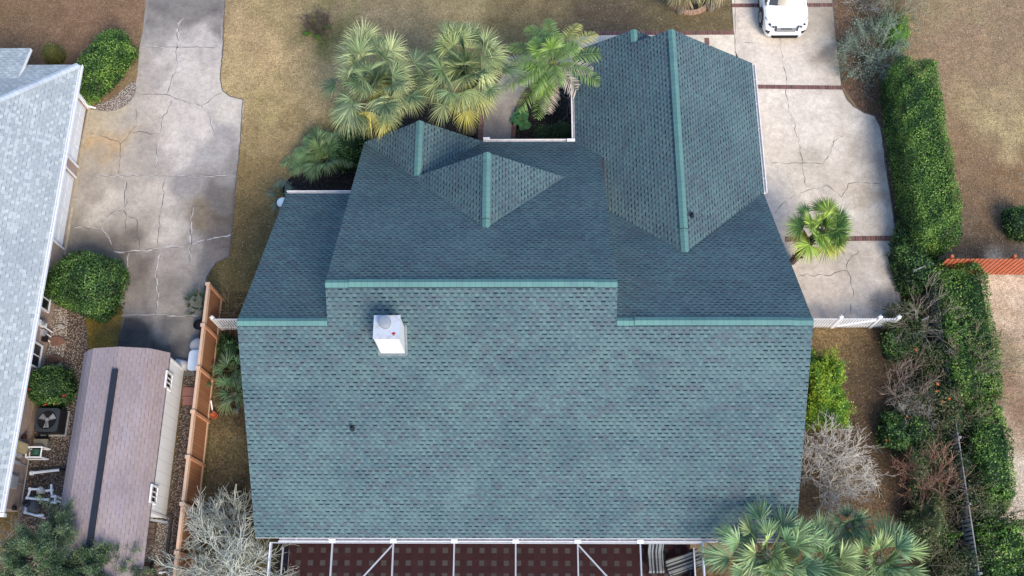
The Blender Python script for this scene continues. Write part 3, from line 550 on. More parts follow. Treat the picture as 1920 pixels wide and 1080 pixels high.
# ridges
def ridge(a,b,s1,s2,vent=None,parent=house,mat='cap',wd=.135):
    mb=MB(); ridgecap(mb,a,b,s1,s2,wd,m=0); o=mb.build('ridge_cap',[M[mat],M['darkblue']],parent)
    if vent:
        a=Vector(a);b=Vector(b); mb=MB(); ridgecap(mb,a+(b-a)*vent[0],a+(b-a)*vent[1],s1,s2,wd*1.02,lift=.06); mb.build('ridge_vent',[M[mat],M['darkblue']],parent)
def side(a,b): # slope values for perpendicular directions come in order (right, left) of a->b
    pass
ridge((xL,Yr,Zr),(x1,Yr,Zr),pS,pN); ridge((x1,Yc,Zc),(x2,Yc,Zc),pS,pC,(.08,.92)); ridge((x2,Yr,Zr),(xR,Yr,Zr),pS,pN,(.09,.9))
ridge((xE,yEr,ZEr),(xE,YE,ZEr),pE,pE,(.1,.945)); ridge((xc,YE+.0,ZC),(xc,yc,ZC),pE,pE)
ridge((xb,yBr,ZB),(xb,yb,ZB),pA,pA,(.12,.86)); ridge((xa,yb+.0,ZA),(xa,Yce+.02,ZA),pA,pA)
# gutters
def gutter(a,b,nrm,parent=house,z=-.02,brk=0,mat='gutter'):
    a=Vector(a);b=Vector(b);n=Vector(nrm); d=(b-a).normalized(); mb=MB()
    for o,h,t in ((.012,.12,.012),(.115,.12,.012)): mb.beam(a+n*o+Vector((0,0,z-.06)),b+n*o+Vector((0,0,z-.06)),t,h)
    mb.beam(a+n*.063+Vector((0,0,z-.115)),b+n*.063+Vector((0,0,z-.115)),.09,.01); 
    mb.beam(a+n*.112+Vector((0,0,z+.003)),b+n*.112+Vector((0,0,z+.003)),.035,.014)
    L=(b-a).length; k=.6
    while k<L:
        mb.beam(a+d*k+Vector((0,0,z-.02)),a+d*k+n*.12+Vector((0,0,z-.02)),.02,.012); k+=1.1
    return mb.build('gutter',M[mat],parent)
gutter((xL+.8,Ys,Zs),(xR-.1,Ys,Zs),(0,-1,0)); gutter((xL,Yn,ZE),(x1,Yn,ZE),(0,1,0)); gutter((xae,Yce,ZE),(xEw-.02,Yce,ZE),(0,1,0)); gutter((xEw,Yce+.12,ZE),(xEw,yc,ZE),(-1,0,0)); gutter((xEe,Yn,ZE),(xEe,YE,ZE),(1,0,0))
mb=MB(); mb.box(xEw-.32,xEw-.01,Yce+.005,Yce+.10,ZE-.12,ZE+.07); mb.build('splash_guard',M['white'],house); mb=MB(); mb.box(xae,xae+.26,Yce+.13,Yce+.19,ZE-.10,ZE+.03); mb.build('splash_guard',M['white'],house)
# wall flashing strip beside the gable
# chimney
cx0,cx1,cy0,cy1,cz=-4.62,-3.84,8.80,9.52,8.30
mb=MB(); mb.box(cx0,cx1,cy0,cy1,5.9,cz); ch=mb.build('chimney',M['chim'],house,bevel=.006)
mb=MB(); zz=lambda Y:Zr-pS*(Yr-Y)
for a_,b_ in (((cx0-.05,cy0-.05),(cx1+.05,cy0-.05)),((cx1+.05,cy0-.05),(cx1+.05,cy1+.05)),((cx0-.05,cy1+.05),(cx0-.05,cy0-.05))): mb.beam((*a_,zz(a_[1])+.02),(*b_,zz(b_[1])+.02),.07,.03)
mb.build('flashing',plain('dull_flashing',(.16,.19,.20),.6,.3,5.),ch)
mb=MB(); mb.box(cx0-.02,cx1+.02,cy0-.02,cy1+.02,cz+.002,cz+.035); mb.build('chimney_cap',M['chimtop'],ch,bevel=.004)
ccx,ccy=g(722,606,cz+.2)[:2]
mb=MB(); mb.lathe((ccx,ccy,cz+.035),[(.15,0),(.15,.13),(.115,.135),(.115,.22),(.185,.22),(.195,.23),(.195,.30),(.18,.325),(.12,.335),(.115,.35),(0,.352)],28); mb.build('flue_cap',M['steel'],ch,smooth=False)
mb=MB(); q=g(738,626,cz+.04); mb.face([(q[0]+.09*math.cos(t)*(.6+.4*math.sin(3*t)),q[1]+.055*math.sin(t),cz+.041) for t in np.linspace(0,6.0,10)]); mb.build('red_paint_mark',M['red'],ch)
def roofpipe(u,v,zf,r=.045,col=None):
    # find the height where the view ray meets the roof plane
    z=5.
    for _ in range(30): p=g(u,v,z); z=zf(p)
    p=g(u,v,z); mb=MB(); mb.lathe((p[0],p[1],z-.05),[(r,0),(r,.30),(r*.7,.30),(r*.7,.2)],14); o=mb.build('vent_pipe',M['black'],house)
    mb=MB(); mb.lathe((p[0],p[1],z-.07),[(r*2.2,0),(r*1.7,.1),(r*1.05,.2)],14); mb.build('pipe_collar',M['darkblue'],o)
roofpipe(661,803,lambda p:Zr-pS*(Yr-p[1])); roofpipe(1296,405,lambda p:ZEr-pE*abs(p[0]-xE))
# ------------------------------------------------------------------ neighbouring house
NX=-18.12; nb=thing('house','neighbouring house with pale grey shingle roof, at the left edge','house',(-22,12,0)); NYn,NYs,pn=22.16,4.25,.5; NR=5.5
zr_=ZE+pn*NR; mb=MB()
roofplane(mb,[(NX,NYs,ZE),(NX,NYn,ZE),(NX-NR,NYn-NR,zr_),(NX-NR,NYs,zr_)],[((NX,NYs,ZE),(NX,NYn,ZE)),((NX-NR,NYs,zr_),(NX,NYs,ZE))])
mb.build('roof_slope',[M['roofn'],M['white']],nb)
mb=MB(); roofplane(mb,[(NX,NYn,ZE),(NX-2*NR,NYn,ZE),(NX-NR,NYn-NR,zr_)],[((NX,NYn,ZE),(NX-2*NR,NYn,ZE))]); mb.build('roof_slope',[M['roofn'],M['white']],nb)
mb=MB(); roofplane(mb,[(NX-2*NR,NYn,ZE),(NX-NR,NYn-NR,zr_),(NX-NR,NYs,zr_),(NX-2*NR,NYs,ZE)],[((NX-2*NR,NYs,ZE),(NX-2*NR,NYn,ZE))]); mb.build('roof_slope',[M['roofn'],M['white']],nb)
mb=MB(); roofplane(mb,[(-20.25,20.9,ZE+.55),(-20.25,22.95,ZE-.02+.03),(-26,22.95,ZE+.01),(-26,20.9,ZE+.55)],[((-20.25,20.9,ZE+.55),(-20.25,22.95,ZE+.01)),((-20.25,22.95,ZE+.01),(-26,22.95,ZE+.01))]); 
roofplane(mb,[(-20.25,20.9,ZE+.55),(-26,20.9,ZE+.55),(-26,17.4,ZE+2.3),(-21.8,18.5,ZE+1.75)],[]); mb.build('roof_slope',[M['roofn'],M['white']],nb)
mb=MB(); ridgecap(mb,(NX-.02,NYn-.02,ZE+.01),(NX-NR,NYn-NR,zr_+.01),.32,.32,.15); mb.build('hip_cap',[M['capn'],M['greybox']],nb)
gutter((NX,NYs,ZE),(NX,NYn,ZE),(1,0,0),nb,mat='alu')
WX=-18.85; mb=MB()
segs=[(NYs+.35,15.2),(18.35,18.95),(21.68,NYn-.35)]
for a,b in segs: mb.box(WX-.2,WX,a,b,0,ZE-.16)
for a,b in ((15.2,18.35),(18.95,21.68)): mb.box(WX-.2,WX,a,b,2.25,ZE-.16)
mb.box(-29,WX-.2,NYn-.6,NYn-.4,0,ZE-.16); mb.box(-29,WX-.2,NYs+.35,NYs+.55,0,ZE-.16); mb.build('wall',M['brickw'],nb)
for a,b in ((15.2,18.35),(18.95,21.68)):
    mb=MB()
    for k in range(4):
        mb.box(WX-.16,WX-.09,a,b,.02+k*.56,.02+k*.56+.55)
        for j in range(4): q0=a+.12+j*(b-a)/4; mb.box(WX-.09,WX-.075,q0,q0+(b-a)/4-.22,.10+k*.56,.46+k*.56)
    gd=mb.build('garage_door',M['white'],nb,bevel=.004)
    mb=MB()
    for y in (a-.09,b): mb.box(WX-.02,WX+.03,y,y+.09,0,2.34)
    mb.box(WX-.02,WX+.03,a,b,2.25,2.34); mb.build('door_frame',M['white'],nb)
mb=MB(); mb.box(WX+.02,WX+.12,14.9,22.0,0.0,.035); mb.build('door_sill',plain('stained_wood_sill',(.36,.30,.22),.9,.3,5.),nb)
mb=MB(); mb.tube([(NX+.02,21.95,2.6),(NX-.35,21.85,2.4),(WX+.06,21.78,2.2),(WX+.06,21.78,.1),(WX+.35,21.72,.05)],.05,4); mb.build('downspout',M['white'],nb)
for (u0,v0,u1,v1) in ((75,545,97,588),(58,657,80,690)):
    a=gx(u0,v0,WX); b=gx(u1,v1,WX); zc_=.95; window(nb,(WX,(a[1]+b[1])/2+.12,zc_+.25,1),'y',.85,1.45)
mb=MB(); e=g(2,962,2.7); mb.box(-22,NX+.1,NYs-.14,NYs-.02,ZE-.30,ZE-.10); mb.build('rake_board',M['white'],nb)
# things fixed to the neighbour's wall
def box_on_wall(name,u0,v0,u1,v1,label,cat,mat,d=.14,group=None):
    a=gx(u0,v0,WX+d); b=gx(u1,v1,WX+d); zc_=(a[2]+b[2])/2; za,zb_=sorted((gx(u0,(v0+v1)/2,WX+d)[2],gx(u1,(v0+v1)/2,WX+d)[2])); ya,yb_=sorted((gx((u0+u1)/2,v0,WX+d)[1],gx((u0+u1)/2,v1,WX+d)[1]))
    zb_=max(zb_,za+.12)
    t=thing(name,label,cat,(WX,(ya+yb_)/2,za),group); mb=MB(); mb.box(WX+.004,WX+d,ya,yb_,za,zb_); mb.build('case',mat,t,bevel=.008)
    mb=MB(); mb.box(WX+d+.001,WX+d+.012,ya+.03,yb_-.03,za+.03,zb_-.03); mb.build('cover',mat,t)
    mb=MB(); mb.tube([(WX+d*.5,(ya+yb_)/2,za),(WX+d*.5,(ya+yb_)/2,.0)],.016,6); mb.build('conduit',M['greybox'],t); return t,(ya,yb_,za,zb_)
box_on_wall('electrical_box',30,828,53,848,'weathered yellowish-cream box on the brick wall beside the hose reel','utility box',M['cream'],.2)
box_on_wall('electrical_box',32,849,42,857,'small cream box under the yellowish box on the brick wall','utility box',M['greybox'],.1)
box_on_wall('electrical_box',29,864,39,871,'small grey box low on the brick wall next to the white hose reel','utility box',M['greybox'],.08)
box_on_wall('electrical_box',22,891,34,916,'larger flat grey box on the brick wall by the white pump pipes','utility box',M['greybox'],.12)
t=thing('electric_meter','rounded white meter box with conduits on brick wall between the two windows','electric meter',gx(80,605,WX))
a=gx(70,595,WX+.15); b=gx(90,617,WX+.15); mb=MB(); yy0,yy1=sorted((a[1],b[1])); z0,z1=.62,1.35
pts=[(WX+.16,yy0,z0),(WX+.16,yy1,z0),(WX+.16,yy1,z1-.25)]+[(WX+.16,(yy0+yy1)/2+(yy1-yy0)/2*math.cos(q),z1-.25+.25*math.sin(q)) for q in np.linspace(.3,2.84,7)]+[(WX+.16,yy0,z1-.25)]
mb.face(pts); n_=len(pts)
for i in range(n_): p,q=pts[i],pts[(i+1)%n_]; mb.face([p,(WX+.004,p[1],p[2]),(WX+.004,q[1],q[2]),q])
mb.build('case',M['vinyl'],t); mb=MB(); mb.tube([(WX+.16,(yy0+yy1)/2,1.02),(WX+.26,(yy0+yy1)/2,1.02)],[.09,.085],16); mb.build('meter_glass',M['steel'],t)
for k in range(3):
    mb=MB(); yy=yy0+.02-.2*k; mb.tube([(WX+.1,yy,.62-.1*k),(WX+.1,yy,.0)],.028,8); mb.build('conduit',M['vinyl'],t)
mb=MB(); mb.box(WX+.004,WX+.13,yy0-.32,yy0-.08,.45,.75); mb.build('junction_box',M['greybox'],t); mb=MB(); mb.box(WX+.004,WX+.16,yy0-.5,yy0-.28,.35,.58); mb.build('valve_box',M['black'],t)
# air conditioner
ab=g(105,795); t=thing('air_conditioner','charcoal outdoor air conditioner with round fan grille, on a pale pad','air conditioner',ab)
W_=.43; Hh=.72; mb=MB(); mb.box(ab[0]-W_-.06,ab[0]+W_+.06,ab[1]-W_-.06,ab[1]+W_+.06,.016,.07); mb.build('pad',M['stone'],t)
mb=MB(); mb.box(ab[0]-W_,ab[0]+W_,ab[1]-W_,ab[1]+W_,.07,Hh)
for k in range(22):
    z=.12+k*.026; 
    mb.box(ab[0]-W_-.006,ab[0]+W_+.006,ab[1]-W_-.006,ab[1]+W_+.006,z,z+.010)
mb.build('body',M['black'],t)
mb=MB(); n_=40
for i in range(n_):
    a0,a1=6.28319*i/n_,6.28319*(i+1)/n_
    def sq(a,r=W_+.02): k=r/max(abs(math.cos(a)),abs(math.sin(a))); k=min(k,r*1.28); return (ab[0]+k*math.cos(a),ab[1]+k*math.sin(a))
    def ci(a,r=.36): return (ab[0]+r*math.cos(a),ab[1]+r*math.sin(a))
    mb.face([(*sq(a0),Hh+.05),(*sq(a1),Hh+.05),(*ci(a1),Hh+.06),(*ci(a0),Hh+.06)]); mb.face([(*sq(a0),Hh),(*sq(a1),Hh),(*sq(a1),Hh+.05),(*sq(a0),Hh+.05)]); mb.face([(*ci(a0),Hh+.06),(*ci(a1),Hh+.06),(*ci(a1),Hh+.001),(*ci(a0),Hh+.001)])
mb.build('top_frame',M['acbody'],t)
fn=MB(); 
for k in range(3):
    a=k*2.094+.6; c_,s_=math.cos(a),math.sin(a); pp=[]
    for r,w_ in ((.07,-.06),(.30,-.14),(.31,.10),(.08,.05)): pp.append((ab[0]+r*c_-w_*s_,ab[1]+r*s_+w_*c_,Hh+.03+w_*.15))
    fn.face(pp)
fn.lathe((ab[0],ab[1],Hh+.005),[(.08,0),(.08,.04),(0,.045)],12); fan=fn.build('fan',M['steel'],t)
mb=MB()
for r in (.1,.17,.24,.31): mb.tube([(ab[0]+r*math.cos(q),ab[1]+r*math.sin(q),Hh+.065) for q in np.linspace(0,6.283,25)],.004,4,cap=False)
for k in range(8): q=k*.785; mb.tube([(ab[0]+.06*math.cos(q),ab[1]+.06*math.sin(q),Hh+.07),(ab[0]+.36*math.cos(q),ab[1]+.36*math.sin(q),Hh+.065)],.004,4)
mb.build('fan_guard',M['black'],t)
p=g(83,816); mb=MB(); pts=[(p[0]+.17*math.copysign(abs(math.cos(q))**.5,math.cos(q)),p[1]+.13*math.copysign(abs(math.sin(q))**.5,math.sin(q)),.10) for q in np.linspace(0,6.283,25)]; mb.tube(pts,.035,6,cap=False); tag(mb.build('rubber_tray',M['rubber']),'small black rimmed tray on the ground beside the air conditioner','tray')
# hose reel
p=g(78,853); t=thing('hose_reel','white hose reel cart with green hose by the brick wall','hose reel',p)
mb=MB(); x0,x_1,y0,y_1=p[0]-.42,p[0]+.34,p[1]-.18,p[1]+.2
for y in (y0,y_1):
    mb.tube([(x0,y,.1),(x0+.1,y,.55),(x_1-.1,y,.55),(x_1,y,.1),(x0,y,.1)],.03,6)
for x,z in ((x0+.1,.55),(x_1-.1,.55),(x0,.1)): mb.tube([(x,y0,z),(x,y_1,z)],.03,6)
mb.build('frame',M['vinyl'],t); mb=MB(); mb.tube([(p[0]-.04,y0+.03,.33),(p[0]-.04,y0+.06,.33),(p[0]-.04,y_1-.06,.33),(p[0]-.04,y_1-.03,.33)],[.19,.12,.12,.19],16); dr=mb.build('drum',M['black'],t)
mb=MB(); hp=[(p[0]-.04+.155*math.cos(q),y0+.07+(y_1-y0-.14)*(q/60),.33+.155*math.sin(q)) for q in np.linspace(0,60,240)]; mb.tube(hp,.016,5); mb.build('hose',M['green'],dr)
p=g(84,834); mb=MB(); mb.box(p[0]-.25,p[0]+.25,p[1]-.13,p[1]+.13,.02,.32); mb.box(p[0]-.27,p[0]+.27,p[1]-.15,p[1]+.15,.32,.37); tag(mb.build('storage_box',plain('olive_grey_box',(.15,.14,.11),.8,.25),bevel=.01),'brown-grey lidded box on the ground beside the hose reel','storage box')
p=gx(46,819,WX+.1); mb=MB(); mb.tube([(WX+.004,p[1],p[2]),(WX+.16,p[1],p[2])],[.07,.1],12); tag(mb.build('wall_lamp',plain('dark_brown',(.05,.02,.015),.5,.2)),'small dark round fitting on the brick wall above the yellowish box','lamp')
# pump pipes
p0=g(62,886); t=thing('drain_pipe','straight white pipe lying across the gravel by the wall','pipe',p0); mb=MB(); a=g(57,887,.25); b=g(112,881,.2); mb.tube([a,b],[.055,.05],10); 
mb.tube([a,a+np.array([.12,.0,0])],.085,10); mb.build('pipe',M['vinyl'],t); mb=MB(); mb.tube([b,b+np.array([.18,.01,0])],.06,10); mb.build('coupling',M['black'],t)
t=thing('pool_filter','grey pool filter tank under white pipework, beside the brick wall','pool filter',g(64,942)); c_=g(66,948); mb=MB(); mb.lathe((c_[0],c_[1],0.0),[(.26,.016),(.30,.1),(.30,.45),(.26,.58),(.14,.66),(0,.68)],24); mb.build('tank',M['fibre'],t,smooth=True)
def zp(l,z=.8): return [g(u,v,z) for u,v in l]
mb=MB(); r=.042
for l,z in (([(57,917),(48,943),(48,961),(66,966),(82,966)],.8),([(57,917),(75,917)],.82),([(85,920),(96,919)],.82),([(96,908),(97,928)],.82),([(52,934),(90,937)],.84),([(96,931),(104,931)],.8),([(104,931),(103,942),(95,942)],.8)): mb.tube(zp(l,z),r,8)
for u,v in ((48,961),(57,917),(97,919),(52,934),(90,937),(103,942),(104,931)): q=g(u,v,.82); mb.lathe((q[0],q[1],q[2]-.06),[(.055,0),(.06,.06),(.055,.12)],10)
for u,v in ((48,961),(66,966),(97,928),(104,938)): q=g(u,v,.8); mb.tube([q,(q[0],q[1],.02)],r*.9,8)
mb.build('pipework',M['vinyl'],t)
q=g(75,919,.75); mb=MB(); mb.lathe((q[0],q[1],.45),[(.1,0),(.12,.2),(.14,.3),(.11,.36),(.05,.4)],16); mb.build('pump',plain('beige_plastic',(.50,.47,.40),.5,.1),t)
q=g(50,944,.85); mb=MB(); mb.lathe((q[0],q[1],.8),[(.05,0),(.13,.05),(.13,.1),(.05,.14)],16); mb.build('valve',M['black'],t)
p=gx(28,952,WX+.1); mb=MB(); mb.tube([(WX+.004,p[1],.5),(WX+.12,p[1],.5)],[.1,.08],10); tag(mb.build('wall_tap',M['black']),'small black fitting low on the brick wall behind the pool filter','tap')
mb=MB()
for q in ([(53,860),(50,880),(46,905),(42,930),(38,955)],): mb.tube([gx(u,v,WX+.05) for u,v in q],.02,6)
mb.tube([(WX+.09,gx(53,860,WX)[1],.12),(WX+.09,gx(36,955,WX)[1],.1)],.022,6); tag(mb.build('wall_conduit',M['greybox']),'thin grey conduits running along the foot of the brick wall','conduit')
# stones
for u,v,rr_,c_,lb in ((115,613,.14,'stone','dark round stone in the pale gravel border'),(108,640,.30,'bark','brown flat stone slab in the pale gravel border, nearest the meter'),(102,674,.28,'terra','reddish-brown stone slab in the gravel just above the flowering shrub')):
    p=g(u,v); mb=MB(); b=[(p[0]+rr_*(1+.2*math.sin(3*q+u))*math.cos(q),p[1]+rr_*.6*math.sin(q)) for q in np.linspace(0,5.9,11)]
    mb.face([(x,y,.10) for x,y in b]); 
    for i in range(11): x,y=b[i]; a_,b_=b[(i+1)%11]; mb.face([(x,y,.10),(p[0]+(x-p[0])*1.1,p[1]+(y-p[1])*1.1,.01),(p[0]+(a_-p[0])*1.1,p[1]+(b_-p[1])*1.1,.01),(a_,b_,.10)])
    tag(mb.build('stone',M['stone'] if c_=='stone' else plain('brown_stone',(.16,.085,.06),.9,.3,8.,bump=.4)),lb,'stone')
# ------------------------------------------------------------------ shed
sc=-14.86; t=thing('shed','long shed with purplish-brown shingle roof and white sides','shed',(sc,7,0)); N0,N1=-1.5,10.22; prof=[(-1.6,1.95),(-1.0,2.42),(0,2.66),(1.0,2.42),(1.6,1.95)]
# barrel-like gambrel: rounded between the kinks
pr2=[(-1.62,1.84),(-1.32,2.19),(-1.02,2.45),(-.5,2.56),(0,2.66),(.5,2.56),(1.02,2.45),(1.32,2.19),(1.62,1.84)]
mb=MB(); s_=0
for (a,za),(b,zb_) in zip(pr2[:-1],pr2[1:]):
    l=math.hypot(b-a,zb_-za); mb.face([(sc+a,N0,za),(sc+b,N0,zb_),(sc+b,N1,zb_),(sc+a,N1,za)],0,[(N0,s_),(N0,s_+l),(N1,s_+l),(N1,s_)]); mb.face([(sc+a,N1,za-.07),(sc+b,N1,zb_-.07),(sc+b,N0,zb_-.07),(sc+a,N0,za-.07)],1); mb.face([(sc+a,N1,za),(sc+b,N1,zb_),(sc+b,N1,zb_-.07),(sc+a,N1,za-.07)],1); s_+=l
for a,za in (pr2[0],pr2[-1]): mb.face([(sc+a,N0,za),(sc+a,N1,za),(sc+a,N1,za-.07),(sc+a,N0,za-.07)],1)
mb.build('roof',[M['roofs'],M['bark']],t)
mb=MB(); mb.beam((sc,N0,2.70),(sc,9.35,2.70),.20,.10); mb.build('ridge_vent',M['darkblue'],t)
mb=MB(); SX=-13.28; S0=4.37; S1=10.05
def vface(pts,m=0): mb.face(pts,m,[(p[1]+.0 if abs(pts[0][0]-pts[1][0])<.01 else p[0],p[2]) for p in pts])
mb.face([(SX,S0,.12),(SX,S1,.12),(SX,S1,1.80),(SX,S0,1.80)],0,[(S0,0),(S1,0),(S1,2),(S0,2)])
mb.face([(2*sc-SX,S1,.12),(2*sc-SX,S0,.12),(2*sc-SX,S0,1.80),(2*sc-SX,S1,1.80)],0,[(S0,0),(S1,0),(S1,2),(S0,2)])
for Y in (S0,S1):
    pts=[(SX,Y,.12),(SX,Y,1.78)]+[(sc+a,Y,z-.08) for a,z in pr2[-2:0:-1]]+[(2*sc-SX,Y,1.78),(2*sc-SX,Y,.12)]; mb.face(pts if Y==S1 else pts[::-1],0,[(p[2],p[0]) for p in pts])
wl=mb.build('wall',M['siding'],t)

for ya_,yb_ in ((S0-.03,S0+.06),(S1-.05,S1+.03)): mb=MB(); mb.box(SX-.02,SX+.02,ya_,yb_,.1,1.79); mb.build('trim',M['white'],t)
for u,v in ((315,714),(287,927)):
    q=gx(u,v,SX); window(t,(SX,q[1],q[2],1),'y',.52,.55,mull=2)
mb=MB(); mb.box(2*sc-SX+.05,SX-.05,S0+.02,S1-.02,0,.12); mb.build('base',M['edging'],t)
for yy in (2.2,.2,-1.3):
    for xx in (sc-1.45,sc+1.42): mb=MB(); mb.box(xx,xx+.1,yy,yy+.1,0,2.05); mb.build('post',M['deckw'],t)
p=g(283,985); mb=MB()
for k in range(4): mb.box(-14.3,-13.62,4.18-.20*k-.18,4.18-.20*k,.015,.26-.06*k)
tag(mb.build('wooden_steps',M['deckw']),'low dark wooden steps at the near end of the shed','steps')
mb=MB(); mb.beam((-13.1,4.5,.06),(-13.1,-3,.06),.10,.12); tag(mb.build('timber_edging',M['edging']),'weathered timber edging board between gravel and leaf strip by the shed','edging')
mb=MB(); a=g(230,970,.5); mb.beam((-14.2,4.34,.5),(-13.2,4.20,.12),.09,.03); tag(mb.build('metal_threshold',M['steel']),'grey metal strip leaning under the shed corner above the steps','metal strip')
# lawn mower
p=g(277,1073); t=thing('lawn_mower','red lawn mower with grey engine cover, by the shed at the bottom edge','lawn mower',p)
mb=MB(); mb.tube([(p[0]-.08,p[1]+.02,.14),(p[0]-.08,p[1]+.02,.30)],[.27,.22],16); mb.build('deck',M['red'],t); mb=MB(); mb.lathe((p[0]+.06,p[1]+.02,.3),[(.17,0),(.18,.12),(.13,.2),(0,.22)],16); mb.build('engine_cover',M['greybox'],t,smooth=True)
for dx,dy in ((-.27,.24),(.16,.24),(-.27,-.22),(.16,-.22)): mb=MB(); mb.tube([(p[0]+dx-.03,p[1]+dy,.11),(p[0]+dx+.04,p[1]+dy,.11)],.11,14); mb.build('wheel',M['rubber'],t)
mb=MB(); mb.tube([(p[0]-.22,p[1]-.2,.3),(p[0]-.22,p[1]-1.2,.95),(p[0]+.22,p[1]-1.2,.95),(p[0]+.22,p[1]-.2,.3)],.014,6); mb.build('handle',M['black'],t)
mb=MB(); a=g(298,1074,.4);b=g(312,1072,.4); mb.tube([a,b],.03,8); a=a-np.array([0,0,.0]); mb.tube([a,(a[0],a[1],.0)],.02,6); mb.tube([b,(b[0],b[1],.0)],.02,6); tag(mb.build('white_rail',M['vinyl']),'short white rail standing to the right of the red mower','rail')
# ------------------------------------------------------------------ fences
FX=-12.13; t=thing('wood_fence','reddish-brown cedar board fence with pale top rail beside the shed','fence',(FX,7,0)); py=[g(u,v,1.83)[1] for u,v in ((390,533),(381,610),(375,690),(365,772),(352,857),(343,945),(331,1037))]+[1.3,-.4,-2.1]
mb=MB()
for y in py: pass
for a,b in zip(py[:-1],py[1:]):
    mb=MB(); L=a-b; mb.face([(FX,b,.05),(FX,a,.05),(FX,a,1.76),(FX,b,1.76)],0,[(b,0),(a,0),(a,1.7),(b,1.7)]); mb.face([(FX-.03,a,.05),(FX-.03,b,.05),(FX-.03,b,1.76),(FX-.03,a,1.76)],0,[(b,0),(a,0),(a,1.7),(b,1.7)])
    mb.build('board_panel',M['fwood'],t)
mb=MB(); mb.box(FX-.06,FX+.045,py[-1],py[0]+.05,1.77,1.83); mb.build('top_rail',M['fcap'],t)
mb=MB(); mb.box(FX+.003,FX+.045,py[-1],py[0],.08,.17); mb.box(FX+.003,FX+.03,py[-1],py[0],1.56,1.64); mb.build('bottom_rail',M['fcap'],t)
for y in py:
    mb=MB(); mb.box(FX-.06,FX+.075,y-.05,y+.05,0,1.86); po=mb.build('post',M['fpost'],t); mb=MB(); mb.box(FX-.09,FX+.085,y-.065,y+.065,1.86,1.90); mb.build('post_cap',M['fcap'],po)
def picket(xa_,xb_,Y,H_,label,posts,n,braces=()):
    t=thing('picket_fence',label,'fence',((xa_+xb_)/2,Y,0)); mb=MB()
    for k in range(n):
        x=xa_+(xb_-xa_)*(k+.5)/n; mb.box(x-.03,x+.03,Y-.035,Y-.015,.06,H_-.05); mb.face([(x-.03,Y-.035,H_-.05),(x+.03,Y-.035,H_-.05),(x,Y-.025,H_)]); mb.face([(x+.03,Y-.015,H_-.05),(x-.03,Y-.015,H_-.05),(x,Y-.025,H_)])
    mb.build('pickets',M['vinyl'],t); 
    for z in (.22,H_-.25): mb=MB(); mb.box(xa_,xb_,Y-.014,Y+.025,z,z+.08); mb.build('rail',M['vinyl'],t)
    for x in posts: mb=MB(); mb.box(x-.06,x+.06,Y-.06,Y+.06,0,H_+.07); mb.lathe((x,Y,H_+.07),[(.095,0),(.095,.02),(.03,.06),(0,.07)],4); mb.build('post',M['vinyl'],t)
    for a,b in braces: mb=MB(); mb.beam((a,Y-.045,.28),(b,Y-.045,H_-.2),.03,.08,up=(0,1,0)); mb.build('brace',M['vinyl'],t)
picket(8.95,14.35,11.8,1.2,'white picket fence with a braced gate, right of the green roof',(9.2,g(1577,592,1.25)[0],g(1650,589,1.25)[0],14.3),50,((g(1577,592,1.2)[0]+.1,g(1650,589,1.2)[0]-.1),))
picket(-12.0,-8.95,11.72,1.45,'short white picket fence between cedar fence and green roof',(-11.95,-9.4),30)
# grey fence running between the shrubs on the right
GX=15.95; t=thing('greyed_fence','old greyed shadow-box fence half buried in the ivy','fence',(GX,8,0)); mb=MB(); y=-2.
while y<14.: mb.box(GX-.055,GX-.03,y,y+.10,.02,1.12); y+=.155
mb.build('pickets',M['gwood'],t)
for z in (.25,1.0): mb=MB(); mb.box(GX-.028,GX+.01,-2,14,z,z+.06); mb.build('rail',M['gwood'],t)
for y in (0.,2.4,4.8,7.2,9.6,12,14.): mb=MB(); mb.box(GX-.025,GX+.06,y-.04,y+.04,0,1.15); mb.build('post',M['gwood'],t)
# white trellis bits
for (u0,v0,u1,v1),lb in (((1720,508,1745,495),'upper greyed white lattice panel poking out of the ivy'),((1735,600,1752,590),'greyed white lattice panel beside the picket fence end')):
    a=g(u0,v0,.9); b=g(u1,v1,1.15); t=thing('lattice_panel',lb,'lattice',(a[0],a[1],0)); mb=MB(); d=(b-a); d[2]=0; L=np.linalg.norm(d); d/=L
    for k in range(9): q=a+d*L*k/8; mb.beam((q[0],q[1],.1),(q[0]-.25,q[1]-.1,1.2),.05,.015)
    mb.beam((a[0]-.25,a[1]-.1,1.2),(b[0]-.25,b[1]-.1,1.2),.04,.04); mb.build('slats',M['gwood'],t)
# red slatted fence, top right
t=thing('slatted_fence','red-stained fence of wide slanted slats at the right edge','fence',(19,13.95,0)); mb=MB(); x=16.3
while x<26: mb.beam((x,13.98,.05),(x,13.98,1.75),.14,.02,up=(0,1,0)); x+=.185
mb.build('slats',M['rwood'],t)
for z in (.3,1.3): mb=MB(); mb.box(16.3,26,14.0,14.04,z,z+.09); mb.build('rail',M['rwood'],t)
for x in (16.4,18.8,21.2,23.6): mb=MB(); mb.box(x,x+.1,14.045,14.14,0,1.8); mb.build('post',M['rwood'],t)
